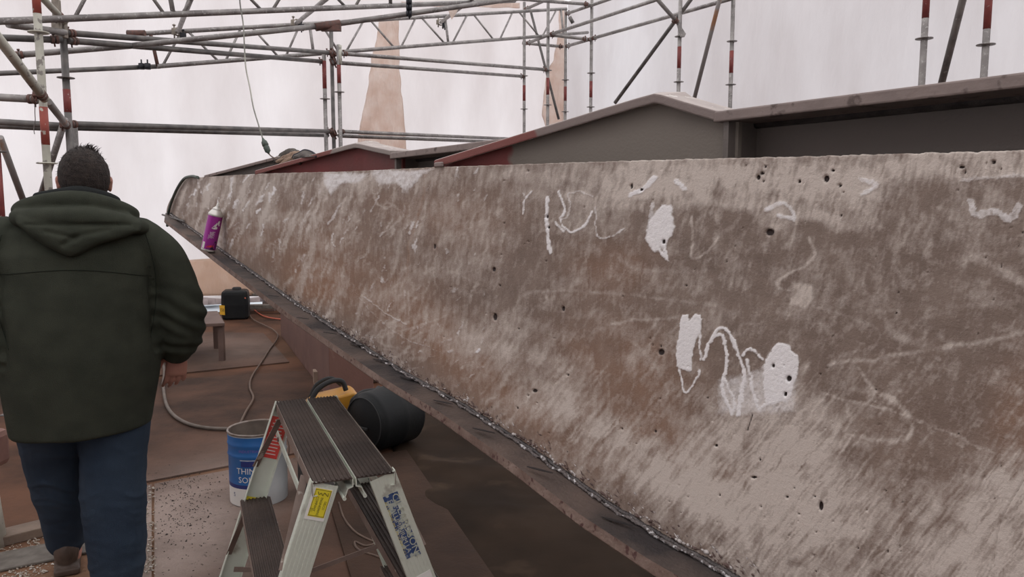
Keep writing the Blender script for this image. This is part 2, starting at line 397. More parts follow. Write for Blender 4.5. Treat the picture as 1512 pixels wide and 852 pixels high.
# -- near left frame
o = upright(61, 112, 5.0, TOP, 'cream and red painted scaffold pole nearest the left edge, flaking paint', 'cream', (48, 241), ((-40, 20), (158, 214)), bm_mat='redband_n')
o = upright(97.5, 120, 6.0, A(97, 44, 6.0).z, 'thick grey scaffold pole rising just behind the head of the walker, red band', 'galv_dark', (115, 248), ((132, 166),), r=.026)
bm = bmesh.new(); add_box(bm, A(88, 40, 5.95), (.10, .05, .16)); add_box(bm, A(84, 22, 5.9), (.05, .045, .22)); obj('head_fitting', bm, M['clip_brown'], o, bevel=.006)
upright(111, 210, 6.15, A(111, 183, 6.15).z, 'short grey tube close beside the pole behind the walker', 'galv')
upright(0, 290, 5.6, A(0, 205, 5.6).z, 'dark red scaffold pole cut by the left edge of the photo', 'galv_dark', (224,), ((226, 345),))
pipe((0, 203, 5.7), (41, 314, 6.3), 'grey diagonal brace with brown rust at the far left, above the left shoulder', 'galv_rust', 'brace', 'scaffold_brace')
pipe((96, 176, 5.9), (58, 296, 6.3), 'diagonal brace crossing behind the cream pole to the head of the walker', 'galv', 'brace', 'scaffold_brace')
pipe((-12, 44, 4.3), (66, 146, 4.92), 'thick pale diagonal tube ending at the cream and red pole', 'cream', 'brace', 'scaffold_brace', r=.028, c1=True)
pipe((71, 150, 5.05), (99, 186, 5.95), 'short pinkish brace between the cream pole and the grey pole', 'galv_rust', 'brace', 'scaffold_brace', r=R48, c1=True)
pipe((-15, 143, 5.0), (60, 147, 5.0), 'grey rail running from the left edge to the cream pole below the thick diagonal', c1=True)
pipe((-15, 179, 5.9), (97, 186, 5.95), 'upper of the two touching rails between left edge and grey pole', 'galv_dark')
pipe((-15, 185, 6.02), (97, 190, 6.07), 'lower of the two touching rails between left edge and grey pole', 'galv_dark')
# -- double rail across the back
pipe((99, 183, 6.0), (490, 194, 9.6), 'upper long rail from the pole behind the walker to the triple poles', 'galv_dark', c0=True, c1=True)
pipe((99, 188, 6.12), (484, 200, 9.75), 'lower long rail from the pole behind the walker to the triple poles', 'galv_dark')
pipe((500, 194, 9.6), (772, 206, 12.8), 'upper long rail from the triple poles to the right behind the girder', 'galv', c0=True)
pipe((500, 200.5, 9.75), (772, 211, 12.95), 'lower long rail from the triple poles to the right behind the girder', 'galv')
# -- upper ledgers
pipe((12, 36, 5.4), (96, 48, 5.95), 'pale rail crossing the cream pole just below the topmost girder', 'galv')
pipe((97, 48.5, 6.0), (489, 78, 9.55), 'upper back rail from grey pole to the triple poles, red at its left end', 'galv_dark', c0=True, c1=True)
pipe((101, 60, 6.0), (478, 91, 9.6), 'second back rail sloping to the triple poles, under the upper one', 'galv_dark', c0=True, c1=True)
pipe((504, 79, 9.6), (808, 103, 12.1), 'upper rail from triple poles across the tan patch', 'galv', c0=True, c1=True)
pipe((490, 92, 9.6), (774, 113, 12.9), 'lower rail from triple poles across the tan patch', 'galv', c1=True)
pipe((-15, 55, 5.6), (92, 59, 5.9), 'dark rail from the left edge to the top of the grey pole', 'galv_dark', c1=True)
pipe((-15, 109, 7.4), (236, 98, 8.4), 'thin dark rail at the left joining the lower chord of the lattice girder', 'galv_dark')
o = pipe((18, 82, 6.2), (190, 68, 6.6), 'left length of the long sloping tube under the topmost girder', 'galv', c0=True)
o = pipe((190, 68, 6.6), (482, 37.5, 7.2), 'middle length of the long sloping tube, ending at a red sleeve', 'galv')
p = A(480, 38, 7.2); q = A(497, 35.5, 7.25)
bm = bmesh.new(); d = (q-p).normalized(); add_tube(bm, [p-d*.09, q+d*.03], .036, 14); add_box(bm, (p+q)/2-Vector((0, 0, .03)), (.18, .05, .05)); obj('red_sleeve', bm, M['coupler'], o)
o = pipe((482, 37.5, 7.2), (790, -6, 8.2), 'right length of the long sloping tube rising from the red sleeve', 'galv')

# -- lattice girders
def girder(name, label, top_a, top_b, bot_a, bot_b, laces, posts, m='galv', rl=.0135, caps=()):
    ta, tb, ba, bb = A(*top_a), A(*top_b), A(*bot_a), A(*bot_b)
    e = empty(name, ba, label, 'girder')
    bm = bmesh.new(); add_tube(bm, [ta, tb], R48, 14); obj('top_chord', bm, M[m], e)
    bm = bmesh.new(); add_tube(bm, [ba, bb], R48, 14); obj('bottom_chord', bm, M[m], e)
    for xb, xt in laces:
        bm = bmesh.new(); add_tube(bm, [along(ba, bb, xb), along(ta, tb, xt)], rl, 10); obj('lacing_tube', bm, M[m], e)
    for xb, xt, red in posts:
        bm = bmesh.new(); add_tube(bm, [along(ba, bb, xb), along(ta, tb, xt)], rl*1.35, 10); obj('post', bm, M['coupler'] if red else M[m], e)
    return e
g = girder('lattice_girder', 'long thin lattice girder sloping across the back, zigzag tubes open against the white film',
       (203, 50, 8.2), (836, 13, 12.9), (232, 98, 8.3), (868, 29+19, 13.0),
       [(240, 268), (323, 277), (333, 356), (411, 372), (422, 443), (500, 474), (511, 537), (582, 547), (592, 614), (657, 622), (668, 690), (729, 699), (738, 757), (796, 766), (801, 822)],
       [(233, 222, True), (463, 457, False), (662, 657, False), (832, 828, False)])
for px_ in (209, 218):
    c = A(px_, 98, 8.25); bm = bmesh.new(); add_tube(bm, [c, c+Vector((0, 0, .07))], .008, 8); add_tube(bm, [c-Vector((0, 0, .03)), c+Vector((0, 0, .03))], .03, 12); obj('chord_bolt', bm, M['black_clamp'], g)
c = A(201, 49, 8.2); bm = bmesh.new(); add_tube(bm, [c-Vector((.09, 0, 0)), c+Vector((.09, 0, 0))], .032, 12); obj('chord_sleeve', bm, M['coupler'], g)
girder('lattice_girder', 'topmost lattice girder, cut by the upper edge of the photo',
       (-30, -42, 5.3), (780, -32, 9.2), (-15, 32, 5.3), (760, 1, 9.2),
       [(110, 145), (243, 200), (269, 308), (387, 335), (402, 434), (511, 465), (524, 550)],
       [(256, 245, False), (577, 574, False)])
# cross braces hanging from the topmost girder, each with a dark clamp
def hang(a, b, label, cl=(.05,)):
    o = pipe(a, b, label, 'galv', 'brace', 'scaffold_brace', r=R48*.95); p, q = A(*a), A(*b); d = (q-p).normalized()
    knuckle(o, q, d, M['clip_brown'], 1.25, 'clamp'); knuckle(o, q+Vector((.05, 0, -.05)), frame(d)[0], M['black_clamp'], 1.15, 'clamp'); return o
hang((286, -14, 6.0), (263, 47, 8.4), 'short tube hooked onto the lattice girder left of the hanging cable')
hang((492, -10, 7.0), (438, 34, 9.3), 'short tube hooked over the sloping tube right of the hanging cable')
hang((700, -4, 8.5), (651, 33, 11.4), 'short tube hooked onto the lattice girder beside the hanging film triangle')
pipe((48, -18, 5.6), (97, 33, 5.9), 'short pale strut meeting the grey pole from the upper left', 'cream', 'brace', 'scaffold_brace', c1=True)
o = pipe((603, -14, 7.4), (605, 26, 7.5), 'dark upright clamp bar tying the two tubes above the tan patch', 'black_clamp', 'clamp', 'clamp_bar', r=.012)
for y in (3, 11, 20): knuckle(o, A(604, y, 7.45), Vector((1, 0, 0)), M['black_clamp'], .8, 'clamp')

# -- triple poles at the back
GT = None
upright(480, 150, 9.55, A(480, 80, 9.55).z, 'leftmost of the three close poles left of the tan patch, red band', 'galv', (146,), ((90, 131),))
upright(491.5, 150, 9.75, A(491, 47, 9.75).z, 'tallest and middle of the three close poles left of the tan patch', 'galv_dark')
o = upright(501.5, 150, 9.6, A(501, 66, 9.6).z, 'rightmost of the three close poles left of the tan patch, white top', 'galv', (136,), ((96, 123),))
band(o, A(501.5, 67, 9.6).xy.to_3d()+Vector((0, 0, A(501, 95, 9.6).z)), A(501.5, 67, 9.6).xy.to_3d()+Vector((0, 0, A(501, 67, 9.6).z)), M['cream'])
for c in ((491, 79), (492, 91), (492, 197)): knuckle(o, A(c[0], c[1], 9.62), Vector((1, 0, .4)), M['coupler'], 1.3)
# -- far right corner
upright(774, 100, 12.9, A(774, 3, 12.9).z, 'far pole just left of the torn corner film, red band', 'galv', (112, 161), ((126, 149),))
upright(809, 100, 12.1, TOP, 'far pole in front of the torn tan corner film', 'galv', (104, 155), ((115, 140),))
upright(835, 100, 13.0, A(835, 12, 13.0).z, 'corner pole right of the torn tan film, red band', 'galv', (118, 165), ((128, 149),))
upright(873, 90, 12.0, TOP, 'slender pole on the right wall nearest the shelter corner', 'galv', (108, 158), ((120, 144),))
upright(1003, 80, 9.7, TOP, 'pole with crossing braces standing over the girder peak, red band', 'galv', (54, 121), ((69, 101),))
upright(1080, 90, 9.4, TOP, 'pole right of the girder peak with film wrinkles beside it', 'galv', (61, 125), ((75, 108),))
upright(1364.5, 60, 5.9, TOP, 'near right pole left of the slanting brace, red top', 'galv', (57,), ((-50, 27),))
upright(1456, 60, 5.6, TOP, 'rightmost scaffold pole, red top, above the girder', 'galv', (66,), ((-50, 43),))
pipe((908, 152, 10.6), (1024, -6, 9.6), 'long brace climbing from the girder slope to the crossed pole', 'galv_dark', 'brace', 'scaffold_brace')
o = pipe((966, -6, 9.3), (1001, 34, 9.6), 'short brace coming down from the top edge to the crossed pole', 'galv', 'brace', 'scaffold_brace', c1=True)
bm = bmesh.new(); c = A(1008, 42, 9.6); add_prism(bm, [A(999, 34, 9.6), A(1005, 38, 9.6), A(1013, 50, 9.6), A(1011, 54, 9.6), A(1005, 54, 9.6), A(1002, 44, 9.6)], Vector((0, .02, 0))); obj('gusset', bm, M['galv'], o)
pipe((1022, 158, 9.3), (1064, -6, 8.9), 'slanting rust spotted brace between the two poles right of the peak', 'galv_rust', 'brace', 'scaffold_brace')
pipe((1389, 128, 5.5), (1423, -6, 5.3), 'slanting brace between the two near right poles', 'galv', 'brace', 'scaffold_brace')
# right wall rails
pipe((836, 68.5, 12.95), (873, 57.5, 11.95), 'short rail between corner pole and slender pole, lower', 'galv', c0=True, c1=True)
pipe((874, 57, 11.95), (1080, -2, 9.35), 'long rail climbing from slender pole to the wrinkled film pole', 'galv', c0=True)
pipe((778, 64, 12.8), (812, 51, 12.0), 'short rail crossing in front of the corner film', 'galv', c0=True)
pipe((812, 51, 12.05), (974, -2, 10.0), 'upper long rail climbing from the torn film pole to the right', 'galv', c0=True)
pipe((836, 20.5, 12.95), (872, 8, 11.95), 'short top rail between corner pole and slender pole', 'galv', c0=True)
pipe((873, 8, 11.95), (902, -2, 11.6), 'stub of rail leaving the slender pole at the top edge', 'galv')
pipe((775, 14, 12.85), (808, -1, 12.1), 'short tube rising right from the top of the far left corner pole', 'galv', c0=True)
pipe((745, -3, 11.8), (870, 6.5, 11.95), 'tube along the top edge reaching the slender pole', 'galv', c1=True)
pipe((771, 63.5, 12.95), (832, 69, 13.0), 'lower cross rail between the two far corner poles', 'galv', c0=True, c1=True)
pipe((811, 51.5, 12.1), (868, 58, 11.95), 'cross rail from torn film pole to slender pole', 'galv', c0=True, c1=True)
pipe((783, 14, 12.7), (825, 176, 12.3), 'thin slanting brace running down past the torn film', 'galv_dark', 'brace', 'scaffold_brace', r=.02)
bm = bmesh.new(); add_tube(bm, [A(841, 25, 12.6), A(846, 34, 12.6)], .03, 10); o = obj('tube_stub', bm, M['galv_dark']); setorigin(o, A(841, 25, 12.6)); tag(o, 'short dark tube stub poking out at the corner pole', 'stub')
for (x, y, Y) in ((873, 6, 11.95), (873, 12, 11.95), (835, 15, 12.95), (775, 8, 12.85)):
    pass

# -- patches of film: tan repair strip, torn corner flap, muddy skirt, hanging scraps
def on_wall(px, py, a, n, off): return onplane(px, py, a+n*off, n)
def film_strip(name, left, right, a, n, off, m, label, cat='film', nu=26, nv=70, amp=.03, seed=1):
    def pick(poly, v):
        t = v*(len(poly)-1); i = min(int(t), len(poly)-2); f = t-i
        return poly[i][0]*(1-f)+poly[i+1][0]*f, poly[i][1]*(1-f)+poly[i+1][1]*f
    def fn(u, v):
        l, r = pick(left, v), pick(right, v)
        edge = 1.6*vn(v*14, 0, seed)*(1 if u < .05 else 0)-1.6*vn(v*11, 5, seed)*(1 if u > .95 else 0)
        p = on_wall(l[0]*(1-u)+r[0]*u+edge, l[1]*(1-u)+r[1]*u, a, n, off)
        return p+n*(amp*vn(p.x*3+p.y*2, p.z*2.2, seed)+amp*.5*abs(vn(p.x*9, p.z*6, seed+3)))
    o = grid_obj(name, fn, nu, nv, m); s = o.modifiers.new('thick', 'SOLIDIFY'); s.thickness = .0006
    return tag(o, label, cat)
film_strip('film_patch', [(560, 22), (556, 60), (548, 85), (545, 120), (536, 165), (529, 195), (526, 245)], [(588, 22), (589, 60), (590, 85), (591, 120), (595, 150), (598, 190), (600, 245)], BC, nB, .09, M['wrap_tan'],
           'tall tan repair patch of creased film on the back wall beside the triple poles')
film_strip('film_patch', [(826, 12), (822, 60), (816, 90), (808, 110), (801, 150), (799, 170), (806, 190)], [(834, 12), (834, 60), (834, 90), (834, 110), (833, 150), (832, 170), (831, 190)], BC, nB, .06, M['wrap_tan'],
           'torn tan flap of film hanging in the shelter corner', nu=10, seed=4)
film_strip('film_skirt', [(150, 392), (150, 440)], [(430, 374), (440, 434)], BC, nB, .12, M['wrap_low'],
           'muddy tan skirt of film along the foot of the back wall', nu=70, nv=12, amp=.05, seed=6)
film_strip('film_strip', [(590, 3), (600, 9)], [(768, 4), (768, 12)], BC, nB, .1, M['wrap_tan'], 'thin crumpled strip of tan film along the top of the back wall', nu=60, nv=5, amp=.06, seed=9)
a_, b_, c_ = A(660, 11, 9.0), A(679, 9, 9.0), A(667, 29, 8.95)
bm = bmesh.new(); add_prism(bm, [a_, b_, A(672, 22, 8.95), c_], Vector((0, .003, 0))); o = obj('film_scrap', bm, M['wrap_tan']); setorigin(o, a_); tag(o, 'small pointed scrap of film hanging from the sloping tube', 'film')
# timber ties left in the bright gap under the film
M['gap_timber'] = mat('weathered_timber', (.10, .085, .07), .8, 0, var=(.16, .14, .12), scale=20)
o_ = None
for i, (x0, x1, y, Y, lab) in enumerate(((300, 430, 436, 11.2, 'low rail across the bright gap, behind the black drum'), (356, 424, 452.5, 10.9, 'board edge along the floor right of the black drum'))):
    p, q = A(x0, y, Y), A(x1, y-1.5*(i == 0), Y); bm = bmesh.new()
    if i == 0: add_tube(bm, [p, q], .022, 10)
    else: add_box(bm, (p+q)/2, ((q-p).length, .12, .05))
    o = obj('timber_rail' if i == 0 else 'timber_board', bm, M['gap_timber']); setorigin(o, (p+q)/2); tag(o, lab, 'timber')

# ------------------------------------------------------------------ STEEL GIRDER
P0 = Vector((-1.37, 3.65, 0)); dW = Vector((.68, -1, 0)).normalized(); nW = Vector((-dW.y, dW.x, 0))
if nW.dot(-P0) < 0: nW = -nW                      # nW points to the viewer's side
def W(px, py): return onplane(px, py, P0, nW)
def tW(p): return (Vector((p.x, p.y, 0))-P0).dot(dW)
def at(t, z, off=0.0):                            # t metres along the girder, z height, off towards the viewer
    p = P0+dW*t+nW*off; return Vector((p.x, p.y, z))
topk = [(277, 263), (340, 259), (400, 256), (520, 253), (640, 247), (760, 243), (880, 239), (1060, 234), (1200, 231), (1330, 227), (1512, 222)]
botk = [(250, 314), (330, 371), (450, 456), (500, 488), (600, 552), (690, 602), (800, 674), (900, 745), (1000, 806), (1060, 838)]
TT = [(tW(W(*k)), W(*k).z) for k in topk]; BB = [(tW(W(*k)), W(*k).z) for k in botk]
t_tip, t_top = BB[0][0], TT[0][0]
s_ = (BB[-1][1]-BB[-3][1])/(BB[-1][0]-BB[-3][0]); s_ = max(-.12, min(-.03, s_))
BB.append((BB[-1][0]+.5, BB[-1][1]+s_*.5)); BB.append((5.6, BB[-1][1]-.03)); TT.append((5.6, TT[-1][1]-.01))
TEND = 5.2
def zt(t): return float(np.interp(t, [a for a, b in TT], [b for a, b in TT]))
def zb(t): return float(np.interp(t, [a for a, b in BB], [b for a, b in BB]))

girder_root = empty('steel_girder', at(t_tip, 0), 'huge tapered rusty steel girder with ground and chalk-scribbled side plate', 'girder')

# ---- wear map of the side plate: grinder marks, chalk, pits (drawn once, in the plate's own place)
rng = np.random.default_rng(7)
MW, MH = 1600, 852
def vnoise(w, h, sx, sy, seed, ang=0.0):
    r = np.random.default_rng(seed); yy, xx = np.mgrid[0:h, 0:w].astype(np.float32)
    c, s = math.cos(ang), math.sin(ang); X = (xx*c+yy*s)/sx; Y = (-xx*s+yy*c)/sy
    X -= X.min(); Y -= Y.min(); gx, gy = int(X.max())+3, int(Y.max())+3; g = r.random((gy, gx)).astype(np.float32)
    ix, iy = X.astype(int), Y.astype(int); fx, fy = X-ix, Y-iy; fx = fx*fx*(3-2*fx); fy = fy*fy*(3-2*fy)
    return (g[iy, ix]*(1-fx)+g[iy, ix+1]*fx)*(1-fy)+(g[iy+1, ix]*(1-fx)+g[iy+1, ix+1]*fx)*fy
def fbm(sx, sy, seed, ang=0.0, o=4):
    t = 0; a = 1; n = 0
    for i in range(o): t = t+a*vnoise(MW, MH, max(1.5, sx/2**i), max(1.5, sy/2**i), seed+i*13, ang); n += a; a *= .55
    return t/n
yy, xx = np.mgrid[0:MH, 0:MW].astype(np.float32)
white = np.zeros((MH, MW), np.float32); light = np.zeros_like(white); rust = np.zeros_like(white); pit = np.zeros_like(white)
def blobs(arr, lst, mode='add'):
    for cx, cy, rx, ry, ang, a in lst:
        c, s = math.cos(math.radians(ang)), math.sin(math.radians(ang))
        X = ((xx-cx)*c+(yy-cy)*s)/rx; Y = (-(xx-cx)*s+(yy-cy)*c)/ry
        arr += a*np.exp(-(X*X+Y*Y))
def poly(arr, pts, a, soft=3.0):
    x0, x1 = int(max(0, min(p[0] for p in pts)-12)), int(min(MW, max(p[0] for p in pts)+12)); y0, y1 = int(max(0, min(p[1] for p in pts)-12)), int(min(MH, max(p[1] for p in pts)+12))
    X, Y = xx[y0:y1, x0:x1], yy[y0:y1, x0:x1]; ins = np.zeros(X.shape, bool); dmin = np.full(X.shape, 1e9, np.float32); n = len(pts)
    for i in range(n):
        ax, ay = pts[i]; bx, by = pts[(i+1) % n]
        cond = (ay > Y) != (by > Y); xi = (bx-ax)*(Y-ay)/((by-ay) or 1e-6)+ax; ins ^= cond & (X < xi)
        L = (bx-ax)**2+(by-ay)**2+1e-6; t = np.clip(((X-ax)*(bx-ax)+(Y-ay)*(by-ay))/L, 0, 1); dmin = np.minimum(dmin, np.hypot(X-ax-t*(bx-ax), Y-ay-t*(by-ay)))
    sd = np.where(ins, dmin, -dmin); v = a*np.clip(.5+sd/(2*soft), 0, 1)
    arr[y0:y1, x0:x1] = np.maximum(arr[y0:y1, x0:x1], v)
def stroke(arr, pts, w, a, soft=1.0):
    if len(pts) > 2: pts = [tuple(p.xy) for p in catmull([(x, y, 0) for x, y in pts], 6)]
    for (ax, ay), (bx, by) in zip(pts, pts[1:]):
        x0, x1 = int(max(0, min(ax, bx)-w-3)), int(min(MW, max(ax, bx)+w+4)); y0, y1 = int(max(0, min(ay, by)-w-3)), int(min(MH, max(ay, by)+w+4))
        if x1 <= x0 or y1 <= y0: continue
        X, Y = xx[y0:y1, x0:x1], yy[y0:y1, x0:x1]; L = (bx-ax)**2+(by-ay)**2+1e-6
        t = np.clip(((X-ax)*(bx-ax)+(Y-ay)*(by-ay))/L, 0, 1); d = np.hypot(X-ax-t*(bx-ax), Y-ay-t*(by-ay))
        arr[y0:y1, x0:x1] = np.maximum(arr[y0:y1, x0:x1], a*np.clip((w/2+soft-d)/(2*soft), 0, 1))
# broad ground areas
blobs(light, [(1100, 262, 230, 30, -2, .95), (960, 275, 80, 26, -8, .6), (1230, 285, 85, 34, 0, .75), (1400, 245, 140, 22, -3, .75), (1475, 300, 60, 30, 0, .45),
              (740, 255, 120, 16, 0, .45), (560, 268, 80, 14, 0, .5), (1160, 600, 90, 60, 20, .55), (1130, 690, 130, 90, 25, .75), (1215, 770, 110, 90, 0, .75), (1060, 740, 120, 50, 35, .6),
              (950, 690, 130, 38, 38, .55), (820, 600, 140, 40, 36, .45), (730, 500, 70, 42, 10, .55), (830, 540, 60, 40, 30, .3), (1470, 790, 90, 100, 0, .8), (1380, 830, 80, 50, 0, .6), (1495, 715, 50, 40, 0, .7),
              (960, 520, 50, 40, 30, .25), (700, 385, 60, 90, 15, .3), (620, 360, 40, 120, 18, .3), (400, 300, 60, 60, 0, .35), (330, 290, 60, 40, 0, .4), (520, 400, 60, 80, 20, .2), (870, 310, 60, 50, 0, .3), (1000, 400, 200, 20, 0, .2), (1250, 460, 160, 40, 15, .15), (1290, 560, 130, 35, 20, .2), (1330, 700, 80, 25, 30, .4)])
blobs(light, [(1340, 590, 110, 60, 20, -.2), (1400, 450, 140, 80, 0, -.15), (800, 400, 120, 30, 0, -.2), (640, 420, 60, 70, 0, -.2), (1290, 690, 60, 26, 30, -.35), (1480, 600, 80, 60, 0, -.3), (1050, 330, 60, 40, 0, -.1), (1360, 700, 70, 20, 30, -.3), (1090, 480, 60, 30, 0, -.3)])
blobs(rust, [(470, 425, 40, 24, 10, .9), (480, 405, 120, 60, 20, .5), (370, 330, 110, 70, 15, .45), (640, 480, 140, 50, 35, .5), (760, 600, 170, 40, 35, .55), (920, 540, 110, 70, 20, .55), (905, 395, 60, 40, 0, .55), (600, 300, 120, 60, 0, .3), (960, 640, 120, 60, 30, .4), (1090, 700, 60, 20, 0, .2), (1400, 700, 300, 160, 0, .12), (1500, 620, 40, 80, 0, .4), (700, 330, 90, 60, 0, .2), (1290, 262, 14, 8, 0, .6)])
st = fbm(90, 5, 3, math.radians(-72)); st2 = fbm(40, 4, 23, math.radians(-62)); lowf = fbm(60, 40, 40); mid = fbm(22, 16, 60)
fade = np.clip((720-xx)/420, 0, 1)
streak = np.clip((st-.54)*7, 0, 1)*(.15+.75*fade)
# many small grinder strokes: steep at the far end, fanning flatter near the weld
for i in range(6500):
    x = 252+1345*rng.random()**.85; yt = np.interp(x, [250, 1600], [262, 221]); yb = np.interp(x, [250, 450, 700, 1056, 1300], [320, 458, 608, 838, 852]); y = yt+(yb-yt)*rng.random()
    near = (y-yt)/(yb-yt+1e-3)
    L = rng.uniform(5, 22)*(.7+.6*(x > 800)); ang = math.radians(rng.normal(-68 if x < 700 else (-60 if near < .6 else -50), 16))
    if near > .72 and x > 560: ang = math.radians(rng.normal(-35, 22)); L *= .8
    if x > 1100 and near > .25 and near < .75: ang = math.radians(rng.normal(-20, 45)); L *= .7
    amp = rng.uniform(.12, .5)*(.5+light[int(min(851, y)), int(min(1599, x))])*(1.25 if x < 620 else 1)
    dx, dy = math.cos(ang)*L/2, math.sin(ang)*L/2
    far_ = x < 720
    if not far_: amp *= .75; L *= 1.2
    stroke(white if (far_ and rng.random() < .2) else light, [(x-dx, y-dy), (x+rng.uniform(-2, 2), y+rng.uniform(-2, 2)), (x+dx, y+dy)] if not far_ else [(x-dx, y-dy), (x+dx, y+dy)], rng.uniform(1.2, 4.2)*(1 if far_ else 1.5), amp*1.15 if rng.random() < .85 else amp*1.6, .8)
# light smears of chalk dust
for pts, w, a in (
    ([(1195, 350), (1204, 372), (1192, 390), (1166, 402), (1148, 416), (1150, 426), (1172, 428)], 4, .7), ([(1225, 540), (1290, 530), (1380, 515), (1440, 505), (1512, 491)], 6, .55),
    ([(1300, 472), (1330, 498), (1380, 516)], 11, .38), ([(1436, 378), (1470, 396), (1512, 418)], 13, .5), ([(1440, 378), (1512, 372)], 9, .35), ([(1360, 440), (1430, 452), (1512, 440)], 8, .25),
    ([(1212, 578), (1240, 590), (1272, 597), (1290, 586), (1284, 566), (1268, 545)], 5, .6), ([(1290, 576), (1322, 596), (1345, 622), (1340, 645), (1310, 650), (1250, 642)], 7, .6),
    ([(1270, 597), (1340, 615), (1400, 640), (1480, 674)], 3, .55), ([(1250, 600), (1254, 628), (1230, 648)], 7, .5), ([(1200, 452), (1260, 470), (1300, 500), (1240, 530)], 5, .3),
    ([(1020, 322), (1020, 360), (1024, 380), (1040, 374), (1060, 350)], 3.2, .75), ([(740, 430), (752, 500), (770, 440), (850, 430), (1060, 450)], 4, .32), ([(900, 395), (905, 370), (940, 398), (1060, 400)], 5, .32),
    ([(905, 478), (960, 472), (1000, 468)], 4, .5), ([(895, 550), (900, 520), (885, 565)], 3, .45), ([(930, 505), (960, 530), (985, 580), (970, 610)], 5, .4), ([(960, 610), (1040, 636), (1090, 650)], 6, .4),
    ([(675, 380), (690, 330), (720, 300)], 3, .35), ([(668, 470), (700, 420), (664, 400)], 2.5, .3), ([(600, 520), (560, 500), (650, 470), (700, 445)], 2.5, .35), ([(655, 440), (640, 400), (660, 350), (715, 330)], 2.5, .28),
    ([(548, 255), (552, 290), (562, 306), (576, 306), (582, 285), (578, 262)], 2.6, .7), ([(556, 340), (555, 325), (572, 300), (600, 318)], 2.4, .5), ([(596, 318), (565, 345), (553, 340)], 2.6, .55),
    ([(440, 300), (445, 330), (432, 360), (470, 330)], 2.2, .3), ([(1056, 352), (1080, 330), (1110, 300)], 7, .35), ([(1130, 290), (1180, 262), (1240, 248), (1320, 240)], 12, .4)):
    stroke(light, pts, w*1.15, a, w*.35)
# solid white chalk
for pts, w, a in (
    ([(1040, 530), (1049, 505), (1058, 487), (1068, 484), (1080, 495), (1090, 518), (1100, 545)], 4.0, .9), ([(1043, 520), (1056, 497), (1068, 495), (1074, 520), (1073, 545), (1068, 575), (1082, 612)], 4.2, .9),
    ([(1082, 612), (1086, 590), (1070, 560)], 4, .75), ([(1100, 545), (1098, 570), (1091, 613)], 6, .85), ([(1099, 525), (1104, 516), (1114, 517), (1126, 530)], 3.6, .85), ([(1104, 530), (1112, 570), (1118, 600), (1128, 596)], 4.5, .8),
    ([(1003, 545), (1006, 562), (1009, 578), (1017, 578), (1028, 560), (1033, 545)], 3, .95), ([(1034, 490), (1036, 530)], 3, .8),
    ([(808, 290), (806, 320), (810, 350), (813, 372)], 5, .85), ([(826, 282), (834, 310), (828, 325), (845, 341), (862, 333), (874, 312)], 3, .8), ([(828, 325), (838, 318), (842, 300), (840, 285), (856, 283), (876, 290)], 2.6, .5),
    ([(785, 282), (775, 300), (773, 316)], 3.2, .8), ([(772, 285), (777, 292)], 3, .7), ([(820, 330), (834, 340)], 5, .6), ([(966, 300), (960, 335)], 6, .45), ([(880, 305), (882, 345), (900, 350), (924, 335)], 3, .55),
    ([(930, 286), (950, 280), (968, 262)], 8, .8), ([(1000, 270), (1010, 278)], 8, .7), ([(1270, 262), (1296, 272), (1272, 285)], 7, .5), ([(1130, 312), (1160, 300), (1172, 322), (1150, 318)], 7, .55),
    ([(1432, 298), (1440, 318), (1470, 312), (1490, 322), (1506, 304)], 11, .45), ([(1420, 265), (1470, 262), (1512, 258)], 7, .35), ([(975, 370), (985, 385)], 4, .8), ([(984, 350), (983, 380)], 6, .75),
    ([(520, 420), (545, 455), (600, 500), (650, 520)], 2, .35), ([(535, 436), (600, 478)], 2, .5), ([(492, 345), (490, 358), (496, 364)], 2, .8), ([(448, 282), (444, 300)], 3, .5), ([(392, 330), (386, 348)], 3, .6), ([(455, 310), (440, 350)], 3, .4), ([(500, 300), (486, 330)], 4, .45), ([(560, 290), (548, 312)], 3, .4), ([(610, 326), (606, 345)], 4, .5)):
    stroke(white, pts, w, a, .9)
poly(white, [(1006, 466), (1015, 464), (1018, 478), (1024, 465), (1035, 465), (1036, 486), (1030, 500), (1024, 520), (1020, 548), (998, 541), (1001, 510)], 1.0, 1.2)
poly(white, [(1140, 512), (1150, 507), (1164, 508), (1167, 522), (1178, 526), (1178, 548), (1173, 566), (1168, 590), (1130, 597), (1127, 560), (1131, 530)], .95, 2)
poly(white, [(978, 302), (990, 303), (995, 335), (984, 366), (966, 372), (954, 352), (962, 322)], .85, 2.5)
poly(light, [(1166, 415), (1198, 420), (1198, 445), (1190, 456), (1164, 452)], .85, 3)
poly(white, [(480, 256), (545, 253), (530, 270), (505, 272), (488, 290), (480, 272)], .6, 3)
poly(white, [(545, 253), (640, 250), (618, 265), (600, 285), (582, 270), (560, 272)], .55, 3)
poly(white, [(1060, 560), (1130, 540), (1180, 560), (1176, 610), (1120, 612), (1062, 612)], .42, 8)
poly(light, [(940, 232), (1062, 228), (1330, 224), (1345, 262), (1345, 288), (1298, 290), (1297, 330), (1240, 345), (1195, 325), (1140, 340), (1100, 312), (1030, 300), (960, 320), (900, 300), (890, 250)], .62, 6)
poly(light, [(1345, 222), (1520, 215), (1520, 262), (1420, 268), (1345, 258)], .85, 4)
poly(light, [(1100, 560), (1200, 570), (1232, 650), (1280, 700), (1285, 770), (1270, 860), (1090, 860), (1000, 780), (1020, 640)], .62, 14)
poly(light, [(1520, 690), (1470, 700), (1455, 745), (1418, 762), (1420, 800), (1370, 860), (1520, 860)], .75, 8)
